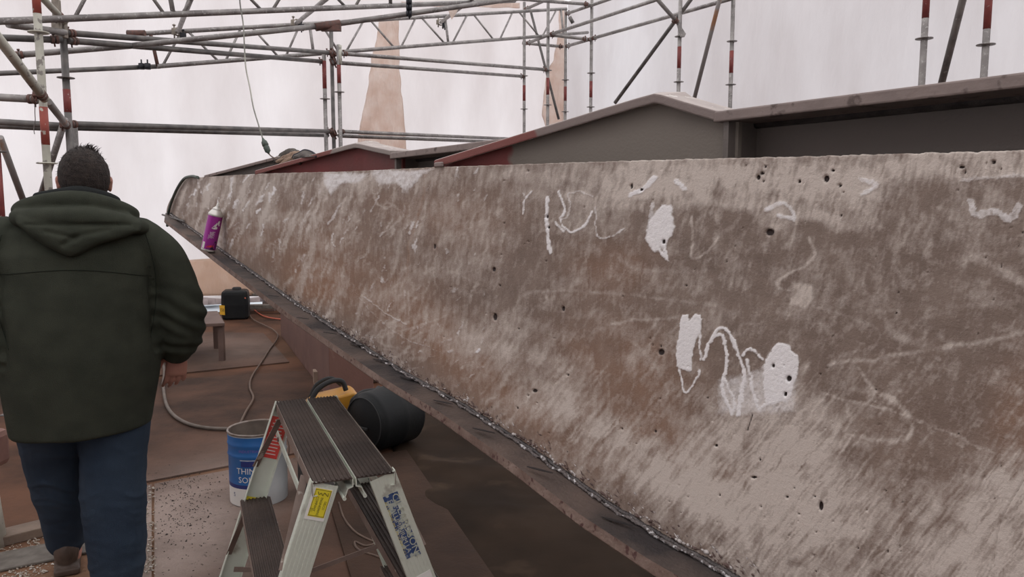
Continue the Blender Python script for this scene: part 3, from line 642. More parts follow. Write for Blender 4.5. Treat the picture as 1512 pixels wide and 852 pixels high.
# pits and gouges
for x, y, a, b in ((1136, 343, 6, 5), (976, 520, 4.5, 4.5), (731, 468, 3, 5.5), (1165, 559, 3.6, 4.5), (1160, 582, 2.6, 3), (1212, 747, 3, 7), (1467, 239, 4, 3), (1420, 247, 4, 2.4), (1425, 254, 2, 2), (1119, 262, 2.5, 4), (1125, 256, 3, 2), (932, 275, 2, 4), (947, 280, 2, 2), (831, 456, 2, 4), (790, 577, 3.5, 2.5), (1286, 231, 2, 2), (1220, 264, 4, 5), (1180, 268, 2, 2), (1162, 734, 2, 2), (1122, 679, 1.7, 2), (1057, 658, 2, 2), (967, 637, 2, 2), (1230, 252, 2.5, 2), (1240, 274, 3, 1.5), (1130, 246, 2, 1.5), (808, 320, 1.5, 3), (810, 336, 1.5, 2), (729, 398, 1.5, 4), (642, 364, 1.5, 4), (980, 357, 2.5, 3), (1142, 540, 1.5, 3.5), (1203, 733, 2, 1.2), (1113, 705, 5, 1.5)):
    X = (xx-x)/a; Y = (yy-y)/b; pit = np.maximum(pit, np.clip(1.6-1.2*(X*X+Y*Y), 0, 1))
for i in range(150):
    x, y = rng.uniform(640, 1590), rng.uniform(225, 850); a = rng.uniform(.5, 1.2); X = (xx[int(max(0, y-6)):int(y+7), int(x-6):int(x+7)]-x)/a; Y = (yy[int(max(0, y-6)):int(y+7), int(x-6):int(x+7)]-y)/(a*rng.uniform(.6, 2))
    s = (slice(int(max(0, y-6)), int(y+7)), slice(int(x-6), int(x+7))); pit[s] = np.maximum(pit[s], .9*np.clip(1.5-(X*X+Y*Y), 0, 1))
stroke(pit, [(1512, 708), (1478, 770), (1466, 836)], 1.6, .45, .8); stroke(pit, [(1111, 612), (1103, 636)], 2.2, .7, .8)
stroke(rust, [(629, 252), (622, 300), (606, 360), (594, 440), (590, 500)], 2.6, .9, 1.2); stroke(light, [(635, 252), (628, 300), (612, 362)], 3.2, .5, 1.5)
st3 = fbm(46, 2.8, 303, math.radians(-52)); st4 = fbm(26, 3.2, 333, math.radians(-74)); low_w = np.clip((yy-(330+0*xx)-.25*(900-xx).clip(0))/260, 0, 1)*np.clip((xx-520)/200, 0, 1)
light = light+(st3-.5)*1.6*low_w*(.35+np.clip(light, 0, 1))+(st4-.5)*1.3*(1-low_w)*(.3+np.clip(light, 0, 1))
light = np.clip(light*(.55+.9*mid)+streak*.8+(mid-.5)*.55+(lowf-.5)*.5, 0, 1.3)
brk = fbm(5, 3, 90, math.radians(-60)); white = np.clip(white*(1.45-.95*brk), 0, 1)*(white > .03)
chat = .5+.5*np.sin((xx*.92+yy*.25)*2*math.pi/4.2+5*vnoise(MW, MH, 40, 40, 77))      # chatter marks of the disc along the top band
light = light+(chat-.5)*.35*np.clip(light-.45, 0, .5)*(xx > 640)
rust = np.clip(rust*(.5+1.0*lowf), 0, 1)
PAINT = np.stack([white, light, rust, pit], 2).astype(np.float32)
def sample(px, py):
    x = np.clip(px, 0, MW-1.01); y = np.clip(py, 0, MH-1.01); i, j = x.astype(int), y.astype(int); fx, fy = (x-i)[:, None], (y-j)[:, None]
    return (PAINT[j, i]*(1-fx)+PAINT[j, i+1]*fx)*(1-fy)+(PAINT[j+1, i]*(1-fx)+PAINT[j+1, i+1]*fx)*fy

# the hand-made marks get ragged, wandering edges
wx, wy = (fbm(30, 30, 201)-.5)*9+(fbm(4, 4, 231, 0, 2)-.5)*3.5, (fbm(30, 30, 211)-.5)*9+(fbm(4, 4, 241, 0, 2)-.5)*3.5
ix = np.clip((xx+wx).round(), 0, MW-1).astype(int); iy = np.clip((yy+wy).round(), 0, MH-1).astype(int)
PAINT[..., :3] = PAINT[iy, ix, :3]
# ---- side plate material
def plate_mat():
    m = bpy.data.materials.new('ground_steel_plate'); m.use_nodes = True; nt = m.node_tree; b = nt.nodes['Principled BSDF']; L = nt.links
    b.inputs['Roughness'].default_value = .62; b.inputs['Specular IOR Level'].default_value = .4
    at_ = nt.nodes.new('ShaderNodeAttribute'); at_.attribute_name = 'wear'; sp = nt.nodes.new('ShaderNodeSeparateColor'); L.new(at_.outputs['Color'], sp.inputs[0])
    uv = nt.nodes.new('ShaderNodeUVMap'); uv.uv_map = 'plate'
    def noise(scale, det=5, rough=.6, rot=0, st=(1, 1, 1)):
        mp = nt.nodes.new('ShaderNodeMapping'); mp.inputs['Rotation'].default_value = (0, 0, rot); mp.inputs['Scale'].default_value = st; L.new(uv.outputs[0], mp.inputs['Vector'])
        n = nt.nodes.new('ShaderNodeTexNoise'); n.inputs['Scale'].default_value = scale; n.inputs['Detail'].default_value = det; n.inputs['Roughness'].default_value = rough; L.new(mp.outputs[0], n.inputs['Vector']); return n.outputs['Fac']
    def rng_(x, lo, hi, a=0, b_=1):
        r = nt.nodes.new('ShaderNodeMapRange'); r.inputs[1].default_value = lo; r.inputs[2].default_value = hi; r.inputs[3].default_value = a; r.inputs[4].default_value = b_; L.new(x, r.inputs[0]); return r.outputs[0]
    def math_(op, x, y, z=None, clamp=False):
        n = nt.nodes.new('ShaderNodeMath'); n.operation = op; n.use_clamp = clamp
        for i, q in enumerate((x, y, z)):
            if q is None: continue
            if isinstance(q, (int, float)): n.inputs[i].default_value = q
            else: L.new(q, n.inputs[i])
        return n.outputs[0]
    def mix(a, c, f):
        x = nt.nodes.new('ShaderNodeMix'); x.data_type = 'RGBA'
        for i, q in ((6, a), (7, c)):
            if isinstance(q, tuple): x.inputs[i].default_value = (*q, 1)
            else: L.new(q, x.inputs[i])
        L.new(f, x.inputs[0]); return x.outputs[2]
    n_mid = noise(14, 8, .7); n_fine = noise(260, 4, .7); n_str = noise(60, 5, .65, .45, (1, .22, 1)); n_sp = noise(120, 4, .75)
    base = mix((.165, .118, .094), (.27, .208, .170), rng_(n_mid, .3, .7))
    base = mix(base, (.34, .165, .085), math_('MULTIPLY', sp.outputs[2], .6))
    # ground metal: light value broken up by stroke and grain noise
    n_cell = noise(38, 9, .82, .6, (1, .8, 1)); lv = math_('MULTIPLY_ADD', n_str, .8, -.40); lv = math_('ADD', lv, sp.outputs[1]); lv = math_('MULTIPLY_ADD', n_cell, .9, lv); lv = math_('MULTIPLY_ADD', n_fine, .5, lv); lv = math_('SUBTRACT', lv, .74, clamp=True)
    base = mix(base, (.60, .525, .465), lv)
    wv = math_('MULTIPLY_ADD', n_sp, .55, sp.outputs[0]); wv = rng_(wv, .46, .95); base = mix(base, (.86, .83, .82), wv)
    spk = rng_(n_sp, .70, .76); base = mix(base, (.075, .05, .04), math_('MULTIPLY', spk, .5))
    base = mix(base, (.03, .018, .015), rng_(at_.outputs['Alpha'], .25, .6)); L.new(base, b.inputs['Base Color'])
    h = math_('MULTIPLY_ADD', n_fine, .6, math_('MULTIPLY', n_str, 1.0)); h = math_('MULTIPLY_ADD', at_.outputs['Alpha'], -2.0, h); h = math_('MULTIPLY_ADD', sp.outputs[0], .5, h); h = math_('MULTIPLY_ADD', n_sp, .8, h)
    bp = nt.nodes.new('ShaderNodeBump'); bp.inputs['Strength'].default_value = .42; bp.inputs['Distance'].default_value = .0035; L.new(h, bp.inputs['Height']); L.new(bp.outputs[0], b.inputs['Normal'])
    return m
M['plate'] = plate_mat()

# ---- side plate: a fine grid whose columns follow the girder
def plate_grid():
    pxs = np.concatenate([np.arange(250, 1596, 2.0)])
    ts = []
    for px in pxs:
        d = ray(px, 400); r = d.x/d.y; ts.append((r*P0.y-P0.x)/(dW.x-r*dW.y))
    ts = np.array(ts); far = np.linspace(ts[-1]+.01, TEND, 60); ts = np.concatenate([ts, far]); nv = 300
    sh = t_top-t_tip
    verts = []; uvs = []
    v = np.linspace(0, 1, nv+1)
    for k, t in enumerate(ts):
        w = max(0, 1-(t-t_tip)/.7)
        tt = t+sh*w*v**1.7
        zb_, zt_ = zb(t), zt(max(t+sh*w, t_top)); zt_ += .0016*vn(t*60, 0, 1)+.0012*vn(t*190, 3, 1)
        z = zb_+(zt_-zb_)*v
        p = np.array(P0)[None, :2]+np.outer(tt, np.array(dW)[:2])
        verts.append(np.column_stack([p, z])); uvs.append(np.column_stack([tt, z]))
    V = np.concatenate(verts); U = np.concatenate(uvs); nc = len(ts)
    px, py = proj_np(V); t15 = ts[len(pxs)-1]; beyond = U[:, 0] >= t15      # past the surveyed length the same wear goes on
    vv = np.tile(v, nc); q = (U[:, 0]-t15)*420; q = 640-np.abs(640-q % 1280) if False else np.abs((q+640) % 1280-640)
    wear = sample(np.where(beyond, 1594-q, px), np.where(beyond, 224+(1-vv)*620, py)).astype(np.float32)
    # relief of pits and chalk, hollows left by the grinder
    wear[:, 3] *= np.clip((1-vv)*60-.4, 0, 1)
    off = -.0035*wear[:, 3]+.0006*wear[:, 0]+.0007*np.sin(U[:, 0]*9+U[:, 1]*14)
    V = V+off[:, None]*np.array(nW)[None, :]
    idx = np.arange(nc*(nv+1)).reshape(nc, nv+1)
    Fq = np.stack([idx[:-1, :-1], idx[1:, :-1], idx[1:, 1:], idx[:-1, 1:]], -1).reshape(-1, 4)
    # closed back: outline row behind
    me = bpy.data.meshes.new('side_plate'); me.vertices.add(len(V)); me.vertices.foreach_set('co', V.astype(np.float32).ravel())
    me.loops.add(Fq.size); me.loops.foreach_set('vertex_index', Fq.ravel().astype(np.int32)); me.polygons.add(len(Fq)); me.polygons.foreach_set('loop_start', np.arange(0, Fq.size, 4, dtype=np.int32)); me.polygons.foreach_set('loop_total', np.full(len(Fq), 4, np.int32))
    me.update(); me.validate()
    ca = me.attributes.new('wear', 'FLOAT_COLOR', 'POINT'); ca.data.foreach_set('color', wear.ravel())
    ul = me.uv_layers.new(name='plate'); ul.data.foreach_set('uv', U[Fq.ravel()].astype(np.float32).ravel())
    o = link('side_plate', me, M['plate'], girder_root, True); o.matrix_parent_inverse = parent_inv(girder_root)
    n0 = me.polygons[1000].normal
    s = o.modifiers.new('thick', 'SOLIDIFY'); s.thickness = .014; s.offset = -1 if n0.dot(nW) > 0 else 1
    return o
plate = plate_grid()

M['flange_top'] = mat('dark_flange_steel', (.065, .052, .047), .55, .1, spec=.3, var=(.13, .095, .08), scale=9, bump=.25, bscale=120, third=(.04, .034, .034), tscale=5, tlo=.5, thi=.62)
M['flange_edge'] = mat('pink_rust_edge', (.22, .155, .125), .7, 0, var=(.14, .088, .068), scale=16, third=(.08, .035, .03), tscale=70, tlo=.60, thi=.66, bump=.35, bscale=90)
M['flange_bottom'] = mat('brown_underside', (.05, .032, .026), .8, 0, var=(.08, .05, .04), scale=8)
M['slag'] = mat('weld_slag', (.13, .11, .105), .55, .2, var=(.62, .60, .60), scale=85, lo=.56, hi=.62, bump=.6, bscale=150, detail=3)
M['weld_dark'] = mat('dark_weld', (.05, .043, .043), .5, .25, var=(.10, .085, .08), scale=40, bump=.5, bscale=120)
# ---- bottom flange: top face, bevelled rusty edge, underside
FP, FT = .072, .022
def flange():
    n = 260; ts = np.linspace(t_tip-.02, TEND, n); bm = bmesh.new(); prof = [(-.34, -FT), (FP, -FT), (FP+.002, -FT+.003), (FP, 0), (-.34, 0)]; rows = []
    for t in ts:
        z = zb(max(t, t_tip))-.001; w = min(1, .3+(t-t_tip)/.35)
        r = []
        for i, (o, dz) in enumerate(prof):
            jit = .0012*vn(t*40, i*3.1, 2)+.0008*vn(t*120, i, 5) if i in (1, 2, 3) else 0
            r.append(bm.verts.new(at(t, z+dz+jit, o*(w if o > 0 else 1)+jit*1.4)))
        rows.append(r)
    m_i = {0: 2, 1: 1, 2: 1, 3: 0, 4: 2}
    for a, b in zip(rows, rows[1:]):
        for i in range(5):
            f = bm.faces.new((a[i], a[(i+1) % 5], b[(i+1) % 5], b[i])); f.material_index = m_i[i]
    bm.faces.new(rows[0]); bm.faces.new(rows[-1][::-1])
    me = bpy.data.meshes.new('bottom_flange'); bmesh.ops.recalc_face_normals(bm, faces=bm.faces[:]); bm.to_mesh(me); bm.free()
    for k in ('flange_top', 'flange_edge', 'flange_bottom'): me.materials.append(M[k])
    o = link('bottom_flange', me, None, girder_root, False); o.matrix_parent_inverse = parent_inv(girder_root); return o
flange()
# ---- weld along the foot of the plate: a run of overlapping beads, with chipped white slag on top
def weld(name, off, z_up, r, t0, t1, step, m, jit, seed, amp=.35, kind='stuff'):
    bm = bmesh.new(); t = t0; k = 0
    while t < t1:
        c = at(t, zb(t)+z_up+jit*vn(t*31, seed), off+jit*vn(t*23, seed+4)); rr = r*(1+amp*vn(t*70, seed+8)); u = (at(t+.01, zb(t+.01))-at(t, zb(t))).normalized(); s_ = nW; w_ = u.cross(s_)
        prof = [(rr*math.sin(math.pi*i/4)+1e-5, -rr*1.5*math.cos(math.pi*i/4)) for i in range(5)]
        add_lathe(bm, prof, 6, c, (s_, w_, u)); t += step*(1+.4*vn(t*90, seed+2))
    return obj(name, bm, m, girder_root)
weld('weld_bead', .003, .003, .0052, t_tip+.02, TEND-.3, .007, M['weld_dark'], .002, 1)
weld('weld_slag', .010, .0028, .0036, t_tip+.05, 4.2, .0065, M['slag'], .006, 3, .8)
M['scab'] = mat('rust_scab', (.10, .06, .05), .7, 0, var=(.5, .46, .44), scale=60, lo=.52, hi=.6, bump=.4)
weld('weld_spatter', .0005, .013, .0024, .9, 3.2, .008, M['scab'], .011, 8, 1.0)
# grinder-dark stain line above the weld: bits of dark scale standing on the plate
bm = bmesh.new(); r2 = random.Random(4)
for i in range(420):
    t = r2.uniform(.9, 3.3); h = abs(r2.gauss(0, .016))+.008; L = r2.uniform(.004, .016); u = (dW*r2.uniform(.6, 1)+Vector((0, 0, r2.uniform(-.9, .1)))).normalized(); w_ = nW.cross(u)
    c = at(t, zb(t)+h, .0012); k = r2.uniform(.0008, .0022)
    vs = [bm.verts.new(c+u*x+w_*y+nW*z) for x, y, z in ((-L/2, 0, 0), (0, -k, 0), (L/2, 0, 0), (0, k, 0), (0, 0, .0012))]
    for f in ((0, 1, 4), (1, 2, 4), (2, 3, 4), (3, 0, 4)): bm.faces.new([vs[j] for j in f])
tag(obj('mill_scale', bm, M['scab'], girder_root), kind='stuff')
# torch nicks in the flange's upper face, evenly pitched
t = .55
M['nick'] = mat('burnt_nick', (.018, .014, .014), .8)
for px, py in ((404, 437), (447, 470), (487, 492), (527, 509), (562, 532), (603, 559), (654, 594), (714, 636), (797, 694), (911, 770)):
    d = ray(px, py); tt = tW(W(px, py-8)); z = zb(tt)+.0005
    c0 = C0+d*((z-CH)/d.z); u = (dW*.93-nW*.36*-1).normalized(); u = (dW*.9-nW*.30).normalized(); v_ = Vector((0, 0, 1)).cross(u)
    bm = bmesh.new(); n = 8
    L = .032
    a = [bm.verts.new(c0+u*(L*math.cos(2*math.pi*i/12))+v_*(.0036*math.sin(2*math.pi*i/12))) for i in range(12)]
    b = [bm.verts.new(v.co+Vector((0, 0, .0012))) for v in a]; bm.faces.new(b)
    for i in range(12): bm.faces.new((a[i], a[(i+1) % 12], b[(i+1) % 12], b[i]))
    obj('torch_mark', bm, M['nick'], girder_root)

# ---- upper works behind the side plate: level flange girder and three sloping nose brackets
M['web_grey'] = mat('grey_brown_web', (.155, .135, .12), .6, .05, var=(.19, .165, .145), scale=3, bump=.15, bscale=200)
M['web_dark'] = mat('dark_web', (.14, .12, .108), .6, .05, var=(.15, .125, .11), scale=3, bump=.15, bscale=160)
M['primer'] = mat('red_primer', (.20, .035, .033), .6, 0, var=(.12, .04, .035), scale=5, bump=.1)
M['fl_pale'] = mat('pale_scuffed_flange', (.30, .25, .23), .6, 0, var=(.40, .34, .31), scale=22, third=(.55, .52, .48), tscale=40, tlo=.62, thi=.66, bump=.2)
M['fl_brown'] = mat('brown_flange', (.20, .155, .14), .6, 0, var=(.24, .185, .165), scale=12, third=(.10, .07, .06), tscale=30, tlo=.6, thi=.66, bump=.2)
M['fl_red'] = mat('red_flange_edge', (.17, .06, .05), .6, 0, var=(.22, .15, .125), scale=14, lo=.48, hi=.56, third=(.32, .27, .24), tscale=60, tlo=.63, thi=.68, bump=.25)
OB = -.22
def G(px, py): return onplane(px, py, P0+nW*OB, nW)
def plate_between(name, pts, th, m, parent=girder_root, ext=None):
    bm = bmesh.new(); add_prism(bm, pts, ext if ext is not None else -nW*th); return obj(name, bm, m, parent)
def strip(name, path, wdt, th, m_edge, m_top, side=None):
    """flange plate following a path (its front top edge); width goes back, thickness down"""
    bm = bmesh.new(); rows = []
    for i, p in enumerate(path):
        back = (side[i] if side else -nW*wdt)
        rows.append([bm.verts.new(p), bm.verts.new(p-Vector((0, 0, th))), bm.verts.new(p-Vector((0, 0, th))+back), bm.verts.new(p+back)])
    for a, b in zip(rows, rows[1:]):
        for i in range(4):
            f = bm.faces.new((a[i], a[(i+1) % 4], b[(i+1) % 4], b[i])); f.material_index = 1 if i in (3, 1) else 0
    bm.faces.new(rows[0]); bm.faces.new(rows[-1][::-1])
    me = bpy.data.meshes.new(name); bmesh.ops.recalc_face_normals(bm, faces=bm.faces[:]); bm.to_mesh(me); bm.free(); me.materials.append(m_edge); me.materials.append(m_top)
    o = link(name, me, None, girder_root, False); o.matrix_parent_inverse = parent_inv(girder_root)
    b = o.modifiers.new('bevel', 'BEVEL'); b.width = .003; b.segments = 2; return o
def bracket(S, Pk, K, rounds, m_web, m_edge, m_top, th, red_cut=None):
    """nose bracket: S foot on the side plate, Pk peak, K valley on the level girder (photo survey of the flange's front top edge)"""
    s = onplane(*S, P0+nW*.004, nW); p = onplane(*Pk, P0+nW*(OB+.05), nW); k = onplane(*K, P0+nW*(OB+.02), nW)
    mid1 = s.lerp(p, .5)
    path = [s, s.lerp(p, .3)+Vector((0, 0, 0)), s.lerp(p, .6), s.lerp(p, .93), p+Vector((0, 0, -.001)), p.lerp(k, .12)+Vector((0, 0, .001)), p.lerp(k, .5), k]
    tilt = Vector((0, 0, .020))
    side = [-nW*.02+tilt*.3]+[-nW*.08+tilt]*3+[-nW*.09+tilt*.5]+[-nW*.09+tilt*.1]*3
    strip('nose_flange', path, .1, th, m_edge, m_top, side)
    down = .16
    q = [x-Vector((0, 0, th*.55))-nW*.03+(tilt*.3 if i < 5 else Vector((0, 0, 0))) for i, x in enumerate(path)]; q[-1] = q[-1]+dW*.03
    base = [Vector((x.x, x.y, min(x.z, zt(max(tW(x), t_top)))-.05)) for x in q]
    return path, q, base
def web_from(name, q, base, m, i0, i1, th=.01):
    bm = bmesh.new(); a = [bm.verts.new(x) for x in q[i0:i1+1]]; b = [bm.verts.new(x) for x in base[i0:i1+1]]
    a2 = [bm.verts.new(x-nW*th) for x in q[i0:i1+1]]; b2 = [bm.verts.new(x-nW*th) for x in base[i0:i1+1]]; n = len(a)
    for i in range(n-1):
        bm.faces.new((a[i], a[i+1], b[i+1], b[i])); bm.faces.new((a2[i+1], a2[i], b2[i], b2[i+1])); bm.faces.new((a[i+1], a[i], a2[i], a2[i+1])); bm.faces.new((b[i], b[i+1], b2[i+1], b2[i]))
    bm.faces.new((a[0], b[0], b2[0], a2[0])); bm.faces.new((a[-1], a2[-1], b2[-1], b[-1])); return obj(name, bm, m, girder_root)
# web material of the large bracket: primer towards its foot with a ragged paint line
def two_tone(name, split_obj_t, colA, colB):
    m = mat(name, colB, .6, .05, bump=.12, bscale=180); nt = m.node_tree; b = nt.nodes['Principled BSDF']
    g = nt.nodes.new('ShaderNodeTexCoord'); d = nt.nodes.new('ShaderNodeVectorMath'); d.operation = 'DOT_PRODUCT'; d.inputs[1].default_value = tuple(dW)
    nt.links.new(g.outputs['Object'], d.inputs[0]); n = nt.nodes.new('ShaderNodeTexNoise'); n.inputs['Scale'].default_value = 9; nt.links.new(g.outputs['Object'], n.inputs['Vector'])
    ad = nt.nodes.new('ShaderNodeMath'); ad.operation = 'MULTIPLY_ADD'; ad.inputs[1].default_value = .16; nt.links.new(n.outputs['Fac'], ad.inputs[0]); nt.links.new(d.outputs['Value'], ad.inputs[2])
    r = nt.nodes.new('ShaderNodeMapRange'); r.inputs[1].default_value = split_obj_t-.005; r.inputs[2].default_value = split_obj_t+.005; nt.links.new(ad.outputs[0], r.inputs[0])
    x = nt.nodes.new('ShaderNodeMix'); x.data_type = 'RGBA'; x.inputs[6].default_value = (*colA, 1); x.inputs[7].default_value = (*colB, 1); nt.links.new(r.outputs[0], x.inputs[0]); nt.links.new(x.outputs[2], b.inputs['Base Color']); return m
split = (G(822, 220)).dot(dW)+.08
M['web_b'] = two_tone('web_primer_and_steel', split, (.20, .045, .04), (.20, .172, .145))
M['edge_b'] = two_tone('nose_edge_primer_and_steel', G(858, 190).dot(dW)+.08, (.20, .065, .055), (.21, .165, .15))
M['edge_c'] = two_tone('nose_edge_primer_and_scuff', G(520, 190).dot(dW)+.08, (.20, .065, .055), (.26, .22, .20))
pb, qb, bb = bracket((640, 237), (965, 137), (1056, 163), 0, None, M['edge_b'], M['fl_pale'], .019)
web_from('nose_web', qb, bb, M['web_b'], 0, 7)
pc, qc, bc = bracket((376, 252), (523, 211), (576, 222), 0, None, M['edge_c'], M['fl_pale'], .017)
web_from('nose_web', qc, bc, M['primer'], 0, 7)
pd, qd, bd = bracket((301, 259), (408, 231), (450, 236), 0, None, M['fl_brown'], M['fl_pale'], .014)
web_from('nose_web', qd, bd, M['web_dark'], 0, 7)
# end wrap of the large nose plate over the side plate
s = onplane(640, 240, P0+nW*.006, nW); e2 = onplane(668, 232, P0+nW*.006, nW)
bm = bmesh.new(); add_box(bm, onplane(648, 243, P0+nW*.004, nW), (.04, .006, .012), (dW, nW, Vector((0, 0, 1)))); obj('nose_weld_pad', bm, M['fl_brown'], girder_root, bevel=.003)
# level flange girder behind
zl = CH+.1705
def level(t0, t1, nm_m=M['fl_brown']):
    strip('level_flange', [at(t0, zl, OB+.02), at((t0+t1)/2, zl, OB+.02), at(t1, zl, OB+.02)], .2, .020, nm_m, M['fl_brown'])
    bm = bmesh.new(); zz = 1.30
    add_prism(bm, [at(t0, zz, OB-.07), at(t1, zz, OB-.07), at(t1, zl-.012, OB-.07), at(t0, zl-.012, OB-.07)], -nW*.012); obj('level_web', bm, M['web_dark'], girder_root)
    bm = bmesh.new(); add_tube(bm, [at(t0, zl-.020, OB-.068), at(t1, zl-.020, OB-.068)], .009, 8); obj('fillet_weld', bm, M['weld_dark'], girder_root)
tk = tW(pb[-1]); level(tk-.005, TEND)
def closer(t_):
    bm = bmesh.new(); add_prism(bm, [at(t_, 1.40, OB+.01), at(t_, zl-.006, OB+.01), at(t_, zl-.006, OB-.085), at(t_, 1.40, OB-.085)], dW*.012); obj('return_plate', bm, M['web_dark'], girder_root)
closer(tk+.012)
tk2 = tW(pc[-1]); level(tk2-.005, tW(pb[3])-.05); closer(tk2+.012)
# cross stiffener where the nose meets the level girder, and closing plates joining the two webs
for t_ in (tk-.02, tk2-.02, t_top+.35):
    bm = bmesh.new(); zz_ = zt(max(t_, t_top)); add_prism(bm, [at(t_, zb(t_)+.01, -.02), at(t_, zz_-.02, -.02), at(t_, zz_-.03, OB-.06), at(t_, zb(t_)+.01, OB-.06)], dW*.012); obj('diaphragm', bm, M['web_dark'], girder_root)
# rear plate, so that the girder is a closed box from behind
n = 40; ts = np.linspace(t_tip+.25, TEND, n); bm = bmesh.new(); ro = []
for t in ts: ro.append((bm.verts.new(at(t, zb(t)-.003, -.32)), bm.verts.new(at(t, max(zb(t)+.02, zt(max(t, t_top))-.04), -.32)), bm.verts.new(at(t, zb(t)-.003, -.332)), bm.verts.new(at(t, max(zb(t)+.02, zt(max(t, t_top))-.04), -.332))))
for a, b in zip(ro, ro[1:]):
    bm.faces.new((a[0], b[0], b[1], a[1])); bm.faces.new((a[2], a[3], b[3], b[2])); bm.faces.new((a[1], b[1], b[3], a[3])); bm.faces.new((a[0], a[2], b[2], b[0]))
obj('rear_plate', bm, M['web_dark'], girder_root)
# dark keel wedge under the tip
bm = bmesh.new(); a = [at(t_tip+.03, zb(t_tip)-.02, .01), at(t_tip+.62, zb(t_tip+.5)-.035, .01), at(t_tip+.45, zb(t_tip+.5)-.055, .01), at(t_tip+.30, zb(t_tip+.3)-.075, .01)]
add_prism(bm, a, -nW*.25); obj('tip_keel', bm, M['flange_bottom'], girder_root)
# support stand beyond the frame, so that the near end is carried
M['block'] = mat('brown_primer_block', (.165, .085, .066), .75, 0, var=(.135, .068, .054), scale=3, third=(.22, .13, .10), tscale=8, tlo=.62, thi=.75, bump=.15)
e = empty('support_trestle', at(4.9, 0), 'brown steel trestle carrying the near end of the girder', 'trestle')
c = at(4.9, 0, -.15); zf = zb(4.9)-FT
for sx in (-1, 1):
    for sy in (-1, 1):
        bm = bmesh.new(); add_tube(bm, [c+dW*sx*.25+nW*sy*.2, c+dW*sx*.12+nW*sy*.12+Vector((0, 0, zf-.06))], .03, 8); obj('leg', bm, M['block'], e)
bm = bmesh.new(); add_box(bm, c+Vector((0, 0, zf-.032)), (.36, .36, .06), (dW, nW, Vector((0, 0, 1)))); obj('top_plate', bm, M['block'], e)

# ---- long brown support block under the girder
pN, pF = Vector((-1.42, 6.05, 0)), atz(415, 496, 0)
pN = Vector((pF.x+(atz(462, 559, 0)-pF).x*1.36, pF.y+(atz(462, 559, 0)-pF).y*1.36, 0))
du = (pN-pF).normalized(); dv = Vector((-du.y, du.x, 0));
if dv.x < 0: dv = -dv
bm = bmesh.new(); add_prism(bm, [pF, pN, pN+dv*.35, pF+dv*.35], Vector((0, 0, .60)))
o = obj('support_block', bm, M['block'], bevel=.006); setorigin(o, (pF+pN)/2); tag(o, 'long reddish brown box block standing on the floor under the girder', 'block')

# ------------------------------------------------------------------ PERSON (seen from behind, walking away)
M['fleece'] = mat('dark_green_fleece', (.034, .038, .028), .95, 0, var=(.045, .049, .036), scale=14, bump=.5, bscale=420, spec=.15)
M['fleece_in'] = mat('dark_hood_lining', (.020, .022, .022), .95, 0, bump=.3, bscale=300, spec=.1)
M['seam'] = mat('fleece_seam', (.022, .026, .02), .95, 0, spec=.1)
M['denim'] = mat('dark_blue_denim', (.020, .032, .052), .9, 0, var=(.032, .048, .072), scale=5, bump=.35, bscale=500, spec=.2)
M['skin'] = mat('skin', (.38, .19, .14), .55, 0, var=(.44, .20, .155), scale=9, bump=.1, bscale=200, spec=.35)
M['hair'] = mat('short_dark_hair', (.024, .018, .016), .7, 0, var=(.048, .036, .031), scale=60, bump=.9, bscale=260, spec=.25)
M['leather'] = mat('brown_boot_leather', (.055, .035, .025), .6, 0, var=(.09, .06, .045), scale=20, bump=.3)
PP = Vector((-1.665, 2.98, 0)); HD = math.radians(29.2)
PP = PP+Vector((-.02, 0, 0))
person = empty('person', PP, 'person seen from behind in dark green hooded fleece and blue jeans, walking away', 'person', rz=HD)
person.scale = (1.045, 1.04, .987)
MP = Matrix.Translation(PP) @ Matrix.Rotation(HD, 4, 'Z')

def loft(bm, secs, seg=20):
    """closed tube through sections (centre, axis_a, axis_b[, squareness])"""
    rings = []
    for s in secs:
        c, a, b = Vector(s[0]), Vector(s[1]), Vector(s[2]); k = s[3] if len(s) > 3 else 1.0
        ring = []
        for i in range(seg):
            t = 2*math.pi*i/seg; ct, st = math.cos(t), math.sin(t)
            ring.append(bm.verts.new(c+a*(math.copysign(abs(ct)**k, ct))+b*(math.copysign(abs(st)**k, st))))
        rings.append(ring)
    for a, b in zip(rings, rings[1:]):
        for i in range(seg): bm.faces.new((a[i], a[(i+1) % seg], b[(i+1) % seg], b[i]))
    bm.faces.new(rings[0][::-1]); bm.faces.new(rings[-1])
def limb(bm, pts, seg=14, flat=1.0):
    """pts: (x,y,z,r) joints; smooth tapered limb"""
    P = catmull([p[:3] for p in pts], 5); n = len(pts)
    R = []
    for i in range(n-1):
        for k in range(5): f = k/5; f2 = f*f*(3-2*f); R.append(pts[i][3]*(1-f2)+pts[i+1][3]*f2)
    R.append(pts[-1][3]); add_tube(bm, P, R, seg); add_ball(bm, pts[0][:3], pts[0][3]*.99); add_ball(bm, pts[-1][:3], pts[-1][3]*.99)
def ellip(bm, c, rx, ry, rz, u=18, v=12, ax=None):
    X, Y, Z = ax or (Vector((1, 0, 0)), Vector((0, 1, 0)), Vector((0, 0, 1)))
    prof = [(math.sin(math.pi*i/v)+1e-4, -math.cos(math.pi*i/v)*rz) for i in range(v+1)]
    add_lathe(bm, prof, u, c, (X*rx, Y*ry, Z))
